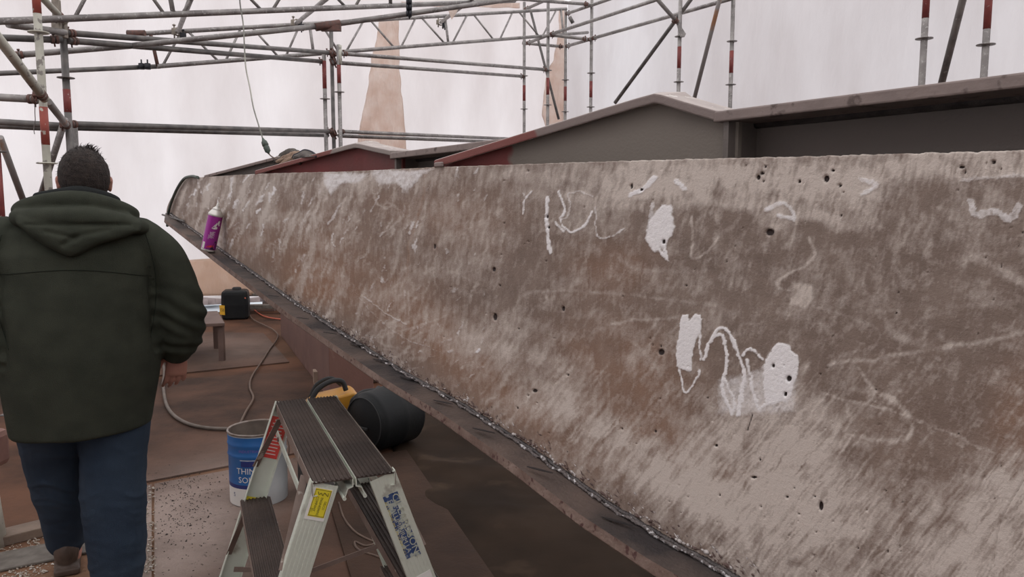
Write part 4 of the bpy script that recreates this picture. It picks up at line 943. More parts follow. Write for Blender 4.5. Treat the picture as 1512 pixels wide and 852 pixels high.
def fuse(bm, voxel, smooth=6, fac=.5):
    """weld overlapping volumes into one continuous surface"""
    me = bpy.data.meshes.new('tmp'); bmesh.ops.recalc_face_normals(bm, faces=bm.faces[:]); bm.to_mesh(me); bm.free()
    o = bpy.data.objects.new('tmp', me); COL.objects.link(o)
    r = o.modifiers.new('r', 'REMESH'); r.mode = 'VOXEL'; r.voxel_size = voxel; r.adaptivity = 0
    if smooth: s = o.modifiers.new('s', 'SMOOTH'); s.iterations = smooth; s.factor = fac
    bpy.context.view_layer.update()
    out = bpy.data.meshes.new_from_object(o.evaluated_get(bpy.context.evaluated_depsgraph_get()))
    bpy.data.objects.remove(o, do_unlink=True); return out
def ripple(me, fn):
    """push every point along its normal by fn(co, normal)"""
    nrm = [v.normal.copy() for v in me.vertices]
    for v, n in zip(me.vertices, nrm): v.co += n*fn(v.co, n)
def child(name, me, m, parent, smooth=True): return link(name, me, m, parent, smooth)

# -- body: head, neck, trunk, arms, hands and legs in one surface (x right, y forward, z up)
bm = bmesh.new()
hx = .037
ellip(bm, (hx, .012, 1.672), .079, .098, .108)                       # skull
ellip(bm, (hx, .055, 1.60), .060, .066, .075)                        # jaw and face
ellip(bm, (hx, .122, 1.645), .012, .018, .026)                       # nose
ellip(bm, (hx, .112, 1.598), .024, .012, .010)                       # lips
ellip(bm, (hx, .103, 1.563), .022, .018, .018)                       # chin
for s in (-1, 1):
    ellip(bm, (hx+s*.083, .006, 1.652), .009, .018, .033, 10, 8)     # ears
    ellip(bm, (hx+s*.088, -.002, 1.662), .006, .012, .019, 8, 6)
    ellip(bm, (hx+s*.030, .103, 1.672), .014, .010, .009, 10, 8)     # eyes in their sockets
limb(bm, [(hx, .0, 1.62, .068), (.02, -.012, 1.53, .074), (0, -.02, 1.46, .085)])
loft(bm, [((0, 0, 1.50), (.12, 0, 0), (0, .09, 0)), ((0, 0, 1.43), (.22, 0, 0), (0, .13, 0)), ((0, 0, 1.28), (.235, 0, 0), (0, .16, 0)), ((0, .02, 1.1), (.235, 0, 0), (0, .19, 0)), ((0, .03, .95), (.24, 0, 0), (0, .19, 0)), ((0, 0, .82), (.21, 0, 0), (0, .16, 0)), ((0, 0, .76), (.16, 0, 0), (0, .12, 0))])
RARM = [(.225, 0, 1.42, .078), (.305, -.015, 1.28, .062), (.345, -.02, 1.14, .05), (.335, .035, 1.03, .042), (.318, .075, .955, .029)]
LARM = [(-.235, 0, 1.42, .078), (-.325, -.01, 1.28, .062), (-.37, 0, 1.14, .05), (-.365, .06, 1.03, .042), (-.35, .10, .955, .029)]
limb(bm, RARM); limb(bm, LARM)
RLEG = [(.10, 0, .80, .115), (.095, -.01, .55, .085), (.085, -.03, .40, .062), (.085, -.05, .22, .055), (.085, -.05, .09, .04)]
LLEG = [(-.10, .02, .80, .115), (-.105, .12, .56, .085), (-.105, .16, .42, .062), (-.095, .22, .24, .055), (-.095, .26, .10, .04)]
limb(bm, RLEG); limb(bm, LLEG)
ellip(bm, (.085, .0, .045), .045, .12, .04); ellip(bm, (-.095, .31, .045), .045, .12, .04)
def hand(bm, W_, D, side, up):
    """W_ wrist, D direction of fingers, side: towards the thumb, up: back-of-hand normal"""
    W_, D, S, U = Vector(W_), Vector(D).normalized(), Vector(side).normalized(), Vector(up).normalized()
    k = 1.14
    ax = (S, U, D)
    loft(bm, [(W_-D*.02, S*.027, U*.021), (W_+D*.02, S*.033, U*.018), (W_+D*.055*k, S*.042, U*.0165), (W_+D*.088*k, S*.043, U*.014), (W_+D*.098*k, S*.038, U*.010)], 14)
    for off, L, curl, sp in ((.031, .072, .35, .10), (.0105, .082, .42, .03), (-.0105, .076, .5, -.04), (-.031, .060, .6, -.12)):
        p = W_+D*(.082*k)+S*off; d = (D+S*sp).normalized(); pts = [p]; rr = [.0098]
        for seg, r in ((.46, .0094), (.30, .0086), (.24, .0074)):
            d = (d*math.cos(curl)-U*math.sin(curl)).normalized() if seg != .46 else (d*math.cos(curl*.5)-U*math.sin(curl*.5)).normalized()
            p = p+d*L*seg*k; pts.append(p); rr.append(r)
        add_tube(bm, pts, rr, 9); [add_ball(bm, q, r*1.03, None, 9, 6) for q, r in zip(pts, rr)]
        nl = pts[-1]
    p = W_+D*.018+S*.024; d = (D*.62+S*.62-U*.35).normalized(); pts = [p, p+d*.042*k]; d2 = (D*.92+S*.2-U*.3).normalized(); pts.append(pts[-1]+d2*.032*k); pts.append(pts[-1]+(d2-U*.2).normalized()*.024*k)
    rr = [.015, .0125, .0105, .0088]; add_tube(bm, pts, rr, 9); [add_ball(bm, q, r*1.02, None, 9, 6) for q, r in zip(pts, rr)]
hand(bm, (.332, .06, .950), (-.10, .10, -1), (-1, .15, 0), (.1, -1, -.15))
hand(bm, (-.35, .10, .955), (.05, .15, -1), (1, .25, 0), (0, -1, -.15))
body = child('body', fuse(bm, .0042, 3, .4), M['skin'], person)
# -- hair: thick cap over skull, cut short at the nape, tuft on the crown
bm = bmesh.new(); ellip(bm, (hx, .0, 1.681), .0855, .104, .113, 36, 24)
me = bpy.data.meshes.new('h'); 
for v in bm.verts: pass
geom = bm.verts[:]+bm.edges[:]+bm.faces[:]
bmesh.ops.bisect_plane(bm, geom=geom, plane_co=(hx, .055, 1.70), plane_no=(0, .9, -.42), clear_outer=True)
bmesh.ops.bisect_plane(bm, geom=bm.verts[:]+bm.edges[:]+bm.faces[:], plane_co=(hx, 0, 1.585), plane_no=(0, 0, -1), clear_outer=True)
bmesh.ops.holes_fill(bm, edges=[e for e in bm.edges if e.is_boundary])
bmesh.ops.triangulate(bm, faces=[f for f in bm.faces if len(f.verts) > 4])
hm = fuse(bm, .0038, 2)
ripple(hm, lambda c, n: .0022*vn(c.x*160, c.y*160+c.z*60, 1)+.0015*vn(c.x*60, c.z*60, 4))
child('hair', hm, M['hair'], person)
bm = bmesh.new(); rt = random.Random(2)
for i in range(420):
    a, b = rt.uniform(-math.pi, 0)+rt.uniform(-.3, .3), rt.uniform(-.2, 1.5)
    n = Vector((math.cos(b)*math.cos(a), math.cos(b)*math.sin(a), math.sin(b))); p = Vector((hx, 0, 1.681))+Vector((n.x*.0855, n.y*.104, n.z*.113))
    if p.y > .05: continue
    L = rt.uniform(.004, .010); d = (n+Vector((rt.uniform(-.6, .6), rt.uniform(-.6, .2), rt.uniform(-.9, .3)))).normalized()
    add_tube(bm, [p, p+d*L], [.0006, .0002], 3, False)
for i in range(60):
    p = Vector((hx+.030+rt.gauss(0, .014), -.01+rt.uniform(-.03, .03), 0)); p.z = 1.681+.113*math.sqrt(max(0.02, 1-((p.x-hx)/.0855)**2-(p.y/.104)**2))-.002
    d = (Vector((rt.uniform(-.6, 1.0), rt.uniform(-.4, .4), 1.0))).normalized(); L = rt.uniform(.010, .026)
    add_tube(bm, [p, p+d*L*.6, p+d*L+Vector((.004, 0, -.002))], [.0011, .0008, .0003], 4, False)
tag(link('hair_tuft', (lambda m_: (bm.to_mesh(m_), m_)[1])(bpy.data.meshes.new('tuft')), M['hair'], person), kind='stuff')

# -- jeans
bm = bmesh.new()
limb(bm, [(.100, .0, .82, .135), (.096, -.0, .68, .122), (.080, -.012, .54, .116), (.072, -.03, .40, .115), (.072, -.045, .25, .108), (.072, -.05, .13, .100), (.072, -.045, .07, .092)], 20)
limb(bm, [(-.112, .02, .82, .135), (-.120, .06, .68, .118), (-.122, .12, .54, .108), (-.113, .16, .40, .098), (-.105, .21, .25, .083), (-.105, .25, .15, .074), (-.108, .26, .12, .070)], 20)
loft(bm, [((0, .0, 1.0), (.22, 0, 0), (0, .17, 0)), ((0, .0, .85), (.235, 0, 0), (0, .165, 0)), ((0, .0, .76), (.21, 0, 0), (0, .14, 0))])
jm = fuse(bm, .008, 5)
def denim_fold(c, n):
    k = .006*max(0, vn(c.x*5, c.z*13+c.y*4, 3))+.0035*abs(vn(c.x*9+3, c.z*26+c.x*6, 5))
    for zc, a in ((.43, .006), (.36, .005), (.33, .004), (.14, .007), (.10, .006), (.60, .003)):
        k += a*math.exp(-((c.z-zc-.03*math.sin(c.x*30))/.012)**2)*(.5+vn(c.x*9, c.z*3, 8))
    return k
ripple(jm, denim_fold); child('jeans', jm, M['denim'], person)
for s, fy, sx in ((1, -.0, .075), (-1, .285, -.105)):
    bm = bmesh.new(); ellip(bm, (sx, fy+.02, .055), .05, .135, .045, 20, 12); ellip(bm, (sx, fy-.06, .09), .047, .055, .08, 16, 10); add_box(bm, (sx, fy+.01, .016), (.095, .27, .030))
    me = fuse(bm, .007, 3)
    for v in me.vertices: v.co.z = max(v.co.z, .001)
    child('boot', me, M['leather'], person)

# -- jacket: trunk, sleeves, drooping hood
bm = bmesh.new()
loft(bm, [((.01, -.01, 1.552), (.085, 0, 0), (0, .085, 0)), ((.0, -.005, 1.515), (.155, 0, 0), (0, .115, 0)), ((-.005, 0, 1.465), (.235, 0, 0), (0, .15, 0), .9), ((-.01, .0, 1.38), (.262, 0, 0), (0, .185, 0), .9), ((-.01, .01, 1.25), (.272, 0, 0), (0, .205, 0), .88),
          ((-.01, .02, 1.12), (.280, 0, 0), (0, .22, 0), .88), ((-.008, .025, .99), (.282, 0, 0), (0, .225, 0), .9), ((-.01, .02, .87), (.268, 0, 0), (0, .21, 0), .92), ((-.012, .015, .77), (.252, 0, 0), (0, .195, 0), .95), ((-.012, .01, .675), (.240, 0, 0), (0, .185, 0))], 40)
SR = [(.205, .0, 1.425, .098), (.265, -.005, 1.36, .098), (.312, -.012, 1.26, .094), (.338, -.018, 1.15, .092), (.340, .0, 1.07, .088), (.332, .03, 1.00, .080), (.325, .055, .958, .062)]
SL = [(-.215, .0, 1.425, .098), (-.285, -.005, 1.36, .098), (-.335, -.012, 1.26, .094), (-.365, -.010, 1.15, .090), (-.368, .02, 1.07, .086), (-.362, .06, 1.00, .078), (-.355, .085, .958, .060)]
limb(bm, SR, 22); limb(bm, SL, 22)
jk = fuse(bm, .0085, 5)
def fleece_fold(c, n):
    k = .010*vn(c.x*3.2, c.z*3.0, 11)+.005*vn(c.x*8, c.z*5+c.y*3, 7)
    ax = abs(c.x)
    if ax > .24 and c.z < 1.34:                     # sleeve creases at the elbow and stacked at the cuff
        k += .006*math.sin(c.z*95+c.x*28+4*vn(c.x*6, c.z*6, 2))*math.exp(-((c.z-1.12)/.10)**2)
        k += .005*math.sin(c.z*120+c.x*20)*math.exp(-((c.z-.985)/.035)**2)
    if n.y < 0:                                     # draped creases fanning from shoulder blade to armpit
        k += .007*math.sin((c.x*.9+c.z*.55)*46+2*vn(c.x*4, c.z*4, 3))*math.exp(-((ax-.235)/.05)**2-((c.z-1.22)/.16)**2)
        k -= .010*math.exp(-((ax-.243)/.012)**2)*max(0, min(1, (c.z-.95)/.1))*max(0, min(1, (1.40-c.z)/.1))
    k += .004*math.sin(c.x*24+3*vn(c.x*3, c.z*2, 9))*max(0, min(1, (.95-c.z)/.25))
    return k
ripple(jk, fleece_fold); jacket = child('jacket', jk, M['fleece'], person)
# seam lines of the yoke and sleeves
def on_back(x, z):
    """point on the jacket's back at x, z"""
    ok, loc, nor, idx = jacket.ray_cast(Vector((x, -.8, z)), Vector((0, 1, 0))); return loc+Vector((0, -.0012, 0)) if ok else None
bpy.context.view_layer.update()
pts = [on_back(-.24+.48*i/60, 1.315-.028*math.sin(math.pi*i/60)*-1-.03*(i/60)) for i in range(61)]; pts = [p for p in pts if p]
bm = bmesh.new(); add_tube(bm, pts, .0016, 6); me = bpy.data.meshes.new('yoke_seam'); bm.to_mesh(me); bm.free(); child('yoke_seam', me, M['seam'], jacket)
for s in (-1, 1):
    pts = [on_back(s*(.225+.03*math.sin(math.pi*(i/40))), 1.46-.42*i/40) for i in range(41)]; pts = [p for p in pts if p]
    bm = bmesh.new(); add_tube(bm, pts, .0016, 6); me = bpy.data.meshes.new('sleeve_seam'); bm.to_mesh(me); bm.free(); child('sleeve_seam', me, M['seam'], jacket)
# hood: rolled rim round the neck, pouch hanging to a point, its opening folded shut
bm = bmesh.new()
rim = [(-.155, .09, 1.555), (-.172, .01, 1.548), (-.135, -.075, 1.565), (-.05, -.125, 1.585), (.035, -.135, 1.583), (.12, -.105, 1.563), (.185, -.04, 1.533), (.175, .06, 1.525)]
P = catmull(rim, 6); add_tube(bm, P, [.024+.012*math.sin(math.pi*i/(len(P)-1)) for i in range(len(P))], 14); add_ball(bm, rim[0], .024); add_ball(bm, rim[-1], .024)
rim2 = [(-.165, -.03, 1.532), (-.165, -.095, 1.522), (-.09, -.155, 1.520), (.02, -.175, 1.522), (.12, -.155, 1.508), (.205, -.085, 1.482), (.195, -.02, 1.49)]
P = catmull(rim2, 6); add_tube(bm, P, [.026+.016*math.sin(math.pi*i/(len(P)-1)) for i in range(len(P))], 14); add_ball(bm, rim2[0], .026); add_ball(bm, rim2[-1], .026)
loft(bm, [((.012, -.11, 1.545), (.165, 0, -.006), (0, .05, 0)), ((.015, -.135, 1.515), (.195, 0, -.012), (0, .060, .0)), ((.015, -.15, 1.485), (.192, 0, -.016), (0, .066, .0)), ((.002, -.165, 1.455), (.148, 0, -.012), (0, .062, .0)), ((-.010, -.178, 1.425), (.092, 0, 0), (0, .052, .0)), ((-.018, -.186, 1.398), (.045, 0, 0), (0, .036, 0)), ((-.02, -.188, 1.380), (.014, 0, 0), (0, .02, 0))], 30)
hd = fuse(bm, .0062, 5)
def hood_fold(c, n):
    k = .004*vn(c.x*12, c.z*14, 2)
    # one deep slanting tuck and a shallow second one, under the rim
    for (x0, z0, x1, z1, d, w) in ((-.04, 1.425, .0, 1.455, -.012, .010), (-.09, 1.475, -.01, 1.452, -.008, .008), (.0, 1.455, .10, 1.478, -.006, .009), (-.15, 1.50, .17, 1.495, -.007, .006)):
        L2 = (x1-x0)**2+(z1-z0)**2; t = max(0, min(1, ((c.x-x0)*(x1-x0)+(c.z-z0)*(z1-z0))/L2)); dd = math.hypot(c.x-x0-t*(x1-x0), c.z-z0-t*(z1-z0)); k += d*math.exp(-(dd/w)**2)
    return k
ripple(hd, hood_fold); hood = child('hood', hd, M['fleece'], jacket)
bm = bmesh.new(); P = catmull([(-.115, .05, 1.60), (-.105, -.05, 1.60), (-.03, -.105, 1.612), (.02, -.108, 1.618), (.09, -.085, 1.603), (.135, -.02, 1.585), (.125, .05, 1.58)], 6)
add_tube(bm, P, [.014+.010*math.sin(math.pi*i/(len(P)-1)) for i in range(len(P))], 12)
me = fuse(bm, .006, 4); child('hood_lining', me, M['fleece_in'], hood)

# ------------------------------------------------------------------ STEP LADDER
M['alu'] = mat('dull_aluminium', (.55, .58, .50), .5, .25, var=(.64, .67, .58), scale=6, third=(.30, .27, .22), tscale=14, tlo=.62, thi=.72, bump=.08)
M['alu_brown'] = mat('paint_stained_aluminium', (.155, .105, .085), .6, .15, var=(.24, .18, .15), scale=8, third=(.42, .38, .33), tscale=30, tlo=.66, thi=.72, bump=.15)
M['tread'] = mat('dark_brown_ribbed_tread', (.034, .023, .019), .65, .1, spec=.3, var=(.062, .043, .035), scale=7, third=(.25, .20, .17), tscale=70, tlo=.70, thi=.76, bump=.15)
M['yellow'] = mat('yellow_label', (.70, .58, .03), .5); M['ink'] = mat('black_ink', (.02, .02, .015), .6); M['ink_g'] = mat('dark_green_ink', (.05, .06, .02), .6)
M['blue_ink'] = mat('worn_blue_print', (.03, .06, .16), .5, 0, var=(.40, .43, .38), scale=60, lo=.52, hi=.58)
M['cream_ink'] = mat('worn_cream_print', (.50, .50, .36), .5, 0, var=(.42, .45, .40), scale=50); M['gold_ink'] = mat('worn_yellow_print', (.55, .46, .12), .5)
M['red_label'] = mat('red_warning_label', (.62, .045, .04), .5, 0, var=(.70, .08, .06), scale=10); M['white_ink'] = mat('white_print', (.72, .70, .66), .5)
HT = .92
c_nl, c_nr, c_fr, c_fl = [atz(x, y, HT) for x, y in ((463, 716), (581, 696), (496, 586), (407, 592))]
cen = (c_nl+c_nr+c_fr+c_fl)/4; U = ((c_fl-c_nl)+(c_fr-c_nr)).normalized(); V = Vector((U.y, -U.x, 0))
if V.x < 0: V = -V
Lp = ((c_fl-c_nl).dot(U)+(c_fr-c_nr).dot(U))/2; Wp_ = ((c_nr-c_nl).dot(V)+(c_fr-c_fl).dot(V))/2
print('ladder length %.3f width %.3f' % (Lp, Wp_))
lad = empty('step_ladder', Vector((cen.x, cen.y, 0)), 'double-sided aluminium step ladder with dark brown ribbed platform, near the centre', 'ladder')
Z = Vector((0, 0, 1))
def lp(u, v, z): return Vector((cen.x, cen.y, z))+U*u+V*v
def rib_tread(name, v0, v1, z, u0, u1, m, n=8, lip_in=True, m2=None):
    """extruded ribbed tread: profile across v, pushed along u; outer edge turned down, inner edge a hook"""
    w = v1-v0; pr = []; th = .0022
    for i in range(n):
        a = v0+w*i/n; p = w/n
        pr += [(a+p*.12, z), (a+p*.22, z+.0030), (a+p*.50, z+.0030), (a+p*.62, z)]
    pr = [(v0, z)]+pr+[(v1, z)]
    bm = bmesh.new(); rows = []
    for u in (u0, u1): rows.append([bm.verts.new(lp(u, v, zz)) for v, zz in pr]+[bm.verts.new(lp(u, v, z-th)) for v in (v1, v0)])
    k = len(rows[0])
    for i in range(k): bm.faces.new((rows[0][i], rows[0][(i+1) % k], rows[1][(i+1) % k], rows[1][i]))
    bm.faces.new(rows[0]); bm.faces.new(rows[1][::-1]); return obj(name, bm, m, lad)
def flat(bm, a, b, w, t, wd):
    """bar a->b, width w along wd, thickness t"""
    d = (b-a).normalized(); wd = (wd-d*wd.dot(d)).normalized(); n = d.cross(wd); add_box(bm, (a+b)/2, ((b-a).length, w, t), (d, wd, n))
h = Wp_/2; gap = .004; L2 = Lp/2
rib_tread('platform_tread', -h, -gap, HT, -L2, L2, M['tread'], 9); rib_tread('platform_tread', gap, h, HT, -L2, L2, M['tread'], 9)
for s in (-1, 1):
    # channel lips under each top tread, seen at its sawn end
    bm = bmesh.new(); o_ = s*h; i_ = s*gap
    def bar(v0, z0, v1, z1, t=.0022):
        a, b = lp(0, v0, z0), lp(0, v1, z1); d = (b-a).normalized(); add_box(bm, (a+b)/2, (Lp, (b-a).length+t, t), (U, d, U.cross(d)))
    bar(o_, HT-.002, o_, HT-.030); bar(o_, HT-.030, o_-s*.008, HT-.030)
    bar(i_, HT-.002, i_, HT-.020); bar(i_, HT-.020, i_+s*.012, HT-.024); bar(i_+s*.012, HT-.024, i_+s*.019, HT-.044)
    obj('tread_lip', bm, M['alu'] if s > 0 else M['alu'], lad)
    bm = bmesh.new(); add_tube(bm, [lp(-L2, i_+s*.020, HT-.047), lp(L2, i_+s*.020, HT-.047)], .0045, 8); obj('hinge_bead', bm, M['alu'], lad)
    bm = bmesh.new(); add_box(bm, lp(0, o_+s*.0016, HT-.014), (Lp, .0012, .030), (U, V, Z)); obj('stained_edge', bm, M['alu_brown'], lad)
SP = .315; SW = .062
def stile_axis(s, z):
    """centre line of the stile at height z on side s (-1 left, +1 right)"""
    return s*(h-.5*SW*.9+(HT-.004-z)*SP/HT)
def stile(s, e):
    """channel stile: broad ribbed face towards the end of the ladder, two flanges"""
    u = e*(L2-.006); top, bot = lp(u, stile_axis(s, HT-.006), HT-.006), lp(u, stile_axis(s, 0.012), .012); d = (bot-top).normalized(); wd = (V-d*V.dot(d)).normalized()
    bm = bmesh.new(); n = 13; th = .002; out = U*e
    for i in range(n):
        x = -SW/2+SW*(i+.5)/n; hh = .0012 if i % 2 == 0 else 0
        a, b = top+wd*x+out*(hh/2), bot+wd*x+out*(hh/2); add_box(bm, (a+b)/2, ((b-a).length, SW/n, th+hh), (d, wd, out))
    for k in (-1, 1):
        a, b = top+wd*(k*SW/2)-out*.011, bot+wd*(k*SW/2)-out*.011; add_box(bm, (a+b)/2, ((b-a).length, .0022, .024), (d, wd, out))
    o = obj('stile', bm, M['alu'], lad)
    bm = bmesh.new(); add_box(bm, bot-out*.008, (.03, SW+.008, .034), (d, wd, out)); obj('foot', bm, M['ink'], o)
    return o, top, d, wd, out
st = {}
for s in (-1, 1):
    for e in (-1, 1): st[(s, e)] = stile(s, e)
for s in (-1, 1):
    for i, z in enumerate((.615, .31)):
        v = stile_axis(s, z); o = rib_tread('tread', v-.045, v+.045, z, -L2+.016, L2-.016, M['tread'], 8)
        bm = bmesh.new()
        for k in (-1, 1): add_box(bm, lp(0, v+k*.045, z-.014), (Lp-.032, .002, .028), (U, V, Z))
        obj('tread_lip', bm, M['alu_brown'], o)
        for e in (-1, 1):       # diagonal strut from tread to the stile below
            bm = bmesh.new(); z2 = z-.17; flat(bm, lp(e*(L2-.12), v+s*.04, z-.012), lp(e*(L2-.018), stile_axis(s, z2)+s*.028, z2), .016, .003, V); obj('knee_brace', bm, M['alu_brown'], lad)
    for e in (-1, 1):
        bm = bmesh.new(); z2 = HT-.20; flat(bm, lp(e*(L2-.13), s*(h+.002), HT-.024), lp(e*(L2-.014), stile_axis(s, z2)+s*.032, z2), .018, .003, V); obj('knee_brace', bm, M['alu_brown'], lad)
# cross bar with its bolt between the left stiles, one on the right
for s in (-1, 1):
    z = HT-.095; v = stile_axis(s, z)
    bm = bmesh.new(); add_box(bm, lp(0, v, z), (Lp-.01, .004, .026), (U, V, Z)); o = obj('cross_bar', bm, M['alu'], lad)
    bm = bmesh.new()
    for e in (-1, 1): add_tube(bm, [lp(e*(L2-.10), v-.006, z), lp(e*(L2-.10), v+.006, z)], .007, 8)
    obj('bolt', bm, M['coupler'], o)
# folding stays across the foot of the A
for e in (-1, 1):
    bm = bmesh.new(); z = .40; a, b = lp(e*(L2-.035), stile_axis(-1, z), z), lp(e*(L2-.035), stile_axis(1, z), z); mdl = (a+b)/2-Z*.05
    flat(bm, a, mdl, .016, .003, Z); flat(bm, mdl, b, .016, .003, Z); obj('folding_stay', bm, M['alu_brown'], lad)
# yellow maker's label on the near left stile
def sticker(key, along_, w, l, m, name, lift=.0016, side_off=0.0, inner=False):
    o, top, d, wd, out = st[key]; n = -out if inner else out; c = top+d*along_+wd*side_off+n*(lift+.001); bm = bmesh.new(); add_box(bm, c, (l, w, .0008), (d, wd, n)); return obj(name, bm, m, o), c+n*.0006, d, wd, n
near = -1
sw, c, d, wd, n = sticker((-1, near), .048, .046, .076, M['white_ink'], 'sticker_backing')
sy, c, d, wd, n = sticker((-1, near), .045, .038, .066, M['yellow'], 'warning_sticker', .0022, .002)
# border lines and lettering, running down the stile
rd, ud = d, -wd
if rd.cross(ud).dot(n) < 0: ud = -ud
for (x, y, lx, ly) in ((0, .0175, .062, .0008), (0, -.0175, .062, .0008), (-.0305, 0, .0008, .035), (.0305, 0, .0008, .035)):
    bm = bmesh.new(); add_box(bm, c+rd*x+ud*y+n*.0003, (lx, ly, .0003), (rd, ud, n)); obj('border_line', bm, M['ink'], sy)
for txt, y, sz, x in (('GELCO', .011, .0075, .004), ('ENGINEERING', .001, .0080, .008), ('COMPANY', -.009, .0085, .003), ('ETC', -.0145, .006, .018)):
    place_text('lettering', txt, sz, c+rd*x+ud*y+n*.0005, rd, ud, M['ink_g'], sy, sx=.85)
bm = bmesh.new(); P = [c-rd*.022+ud*yy_+rd*xx_+n*.0006 for xx_, yy_ in ((-.004, .012), (.004, .013), (0, .008), (-.003, .003), (.004, .001), (-.002, -.004), (.003, -.008), (-.004, -.012))]; add_tube(bm, catmull(P, 3), .0006, 5); obj('emblem', bm, M['ink'], sy)
# worn blue maker's lettering on the near right stile
o, top, d, wd, out = st[(1, near)]; n = out; c = top+d*.135+n*.0030
rd, ud = d, -wd
if rd.cross(ud).dot(n) < 0: ud = -ud
bm = bmesh.new(); add_box(bm, c-ud*.005+n*.0001-rd*.0, (.172, .026, .0006), (rd, ud, n)); pr_ = obj('worn_print', bm, M['blue_ink'], o)
bm = bmesh.new(); add_box(bm, c+ud*.011+rd*.055+n*.0001, (.07, .014, .0006), (rd, ud, n)); add_box(bm, c+ud*.012-rd*.07+n*.0001, (.03, .014, .0006), (rd, ud, n)); obj('worn_print', bm, M['blue_ink'], o)
place_text('lettering', 'CL.EARDSON', .0235, c+ud*.010+n*.0008, rd, ud, M['cream_ink'], pr_, sx=1.18)
place_text('lettering', 'CL.EARDSON', .0235, c+ud*.0088+rd*.001+n*.0006, rd, ud, M['blue_ink'], pr_, sx=1.20)
place_text('lettering', 'EL-ALUMINIUM LA', .0165, c-ud*.006+n*.0008, rd, ud, M['cream_ink'], pr_, sx=1.08)
place_text('lettering', 'ALUMINIUM LADDER CO', .0075, c-ud*.0165+n*.0006, rd, ud, M['gold_ink'], pr_, sx=1.75)
sticker((1, near), .30, .05, .05, M['white_ink'], 'worn_sticker', .0016)
# red warning label on the inner face of the far left stile
sr, c, d, wd, n = sticker((-1, 1), .115, .056, .135, M['red_label'], 'warning_label', .0016, 0, True)
for i in range(11):
    bm = bmesh.new(); w = .040 if i % 3 else .028; add_box(bm, c+d*(-.056+.011*i)+wd*(.002 if i % 2 else 0)+n*.0002, (.0028, w, .0003), (d, wd, n)); obj('print_line', bm, M['white_ink'], sr)
sticker((-1, 1), .33, .058, .03, M['yellow'], 'faded_sticker', .0016, 0, True)

# ------------------------------------------------------------------ PAILS
M['pail_blue'] = mat('blue_printed_pail', (.028, .15, .42), .4, .1, var=(.02, .12, .36), scale=5, spec=.5)
M['pail_white'] = mat('pale_pail_metal', (.40, .42, .43), .5, .2, var=(.47, .49, .49), scale=6, bump=.05)
M['pail_in'] = mat('stained_pail_inside', (.16, .13, .11), .4, .5, var=(.30, .25, .21), scale=9)
M['rimm'] = mat('pail_rim', (.35, .31, .28), .45, .5, var=(.2, .15, .12), scale=20)
M['navy'] = mat('navy_print', (.02, .03, .16), .5); M['purple_ink'] = mat('faded_magenta_print', (.19, .12, .42), .5)
PC = atz(384, 752, 0); PC = Vector((PC.x*1.038, PC.y*1.038, 0)); R_, H_ = .146, .385
pail = empty('thinners_pail', PC, 'blue and white open metal pail lettered THINNERS SOLVENT behind the ladder', 'pail')
vdir = math.atan2(-PC.y, -PC.x)             # direction from pail to the viewer
def cyl_shell(a0, a1, z0, z1, r, m, name, parent, c, seg=40, prof=None):
    bm = bmesh.new(); pr = prof or [(r, z0), (r, z1)]; add_lathe(bm, pr, seg, c, None, a0, a1); o = obj(name, bm, m, parent, smooth=True); return o
prof = [(.01, .004), (R_-.006, .004), (R_-.001, .012), (R_, .10), (R_, .262), (R_+.004, .270), (R_, .278), (R_, .318), (R_+.004, .326), (R_, .334), (R_+.002, H_)]
bm = bmesh.new(); add_lathe(bm, prof, 48, PC); o = obj('pail_body', bm, M['pail_white'], pail, smooth=True)
bm = bmesh.new(); add_lathe(bm, [(R_-.004, H_), (R_-.005, .05), (.01, .045)], 48, PC); obj('pail_inside', bm, M['pail_in'], pail, smooth=True)
bm = bmesh.new(); add_lathe(bm, [(R_-.004, H_-.004), (R_-.004, H_+.003), (R_+.003, H_+.006), (R_+.006, H_), (R_+.003, H_-.007), (R_+.001, H_-.008)], 48, PC); obj('rim', bm, M['rimm'], pail, smooth=True)
pb_ = [(R_+.0012, .125), (R_+.0012, .262), (R_+.0052, .270), (R_+.0012, .278), (R_+.0012, .318), (R_+.0052, .326), (R_+.0012, .334), (R_+.0026, .372)]
bm = bmesh.new(); add_lathe(bm, pb_, 40, PC, None, vdir-1.9, vdir+.42); lab = obj('printed_wrap', bm, M['pail_blue'], pail, smooth=True)
bm = bmesh.new(); add_lathe(bm, [(R_+.0012, .012), (R_+.0012, .105)], 40, PC, None, vdir-1.9, vdir+.1); obj('white_foot_band', bm, M['white_ink'], pail, smooth=True)
bm = bmesh.new(); add_lathe(bm, [(R_+.0012, .105), (R_+.0012, .125)], 40, PC, None, vdir-1.9, vdir+.2); obj('navy_band', bm, M['navy'], pail, smooth=True)
def on_pail(ang0, z0, r): 
    def b(x, y):
        a = ang0+x/r; return Vector((PC.x+r*math.cos(a), PC.y+r*math.sin(a), z0+y))
    return b
a_txt = vdir-.30
for txt, z, sz, dx in (('THINNERS', .198, .044, .03), ('SOLVENT', .152, .044, .03)):
    place_text('lettering', txt, sz, None, None, None, M['white_ink'], lab, bend=(lambda x, y, z=z, dx=dx: on_pail(a_txt, z, R_+.0022)(x+dx, y)))
place_text('lettering', 'INDUSTRIAL', .020, None, None, None, M['purple_ink'], lab, bend=lambda x, y: on_pail(a_txt, .302, R_+.0022)(x, y))
def patch(name, x0, x1, z0, z1, m):
    bm = bmesh.new(); add_lathe(bm, [(R_+.0020, z0), (R_+.0020, z1)], 10, PC, None, a_txt+x0/R_, a_txt+x1/R_); obj(name, bm, m, lab, smooth=True)
patch('print_block', -.045, .03, .222, .250, M['navy']); patch('print_line', -.05, .05, .254, .257, M['white_ink']); patch('print_line', -.05, .04, .214, .216, M['navy'])
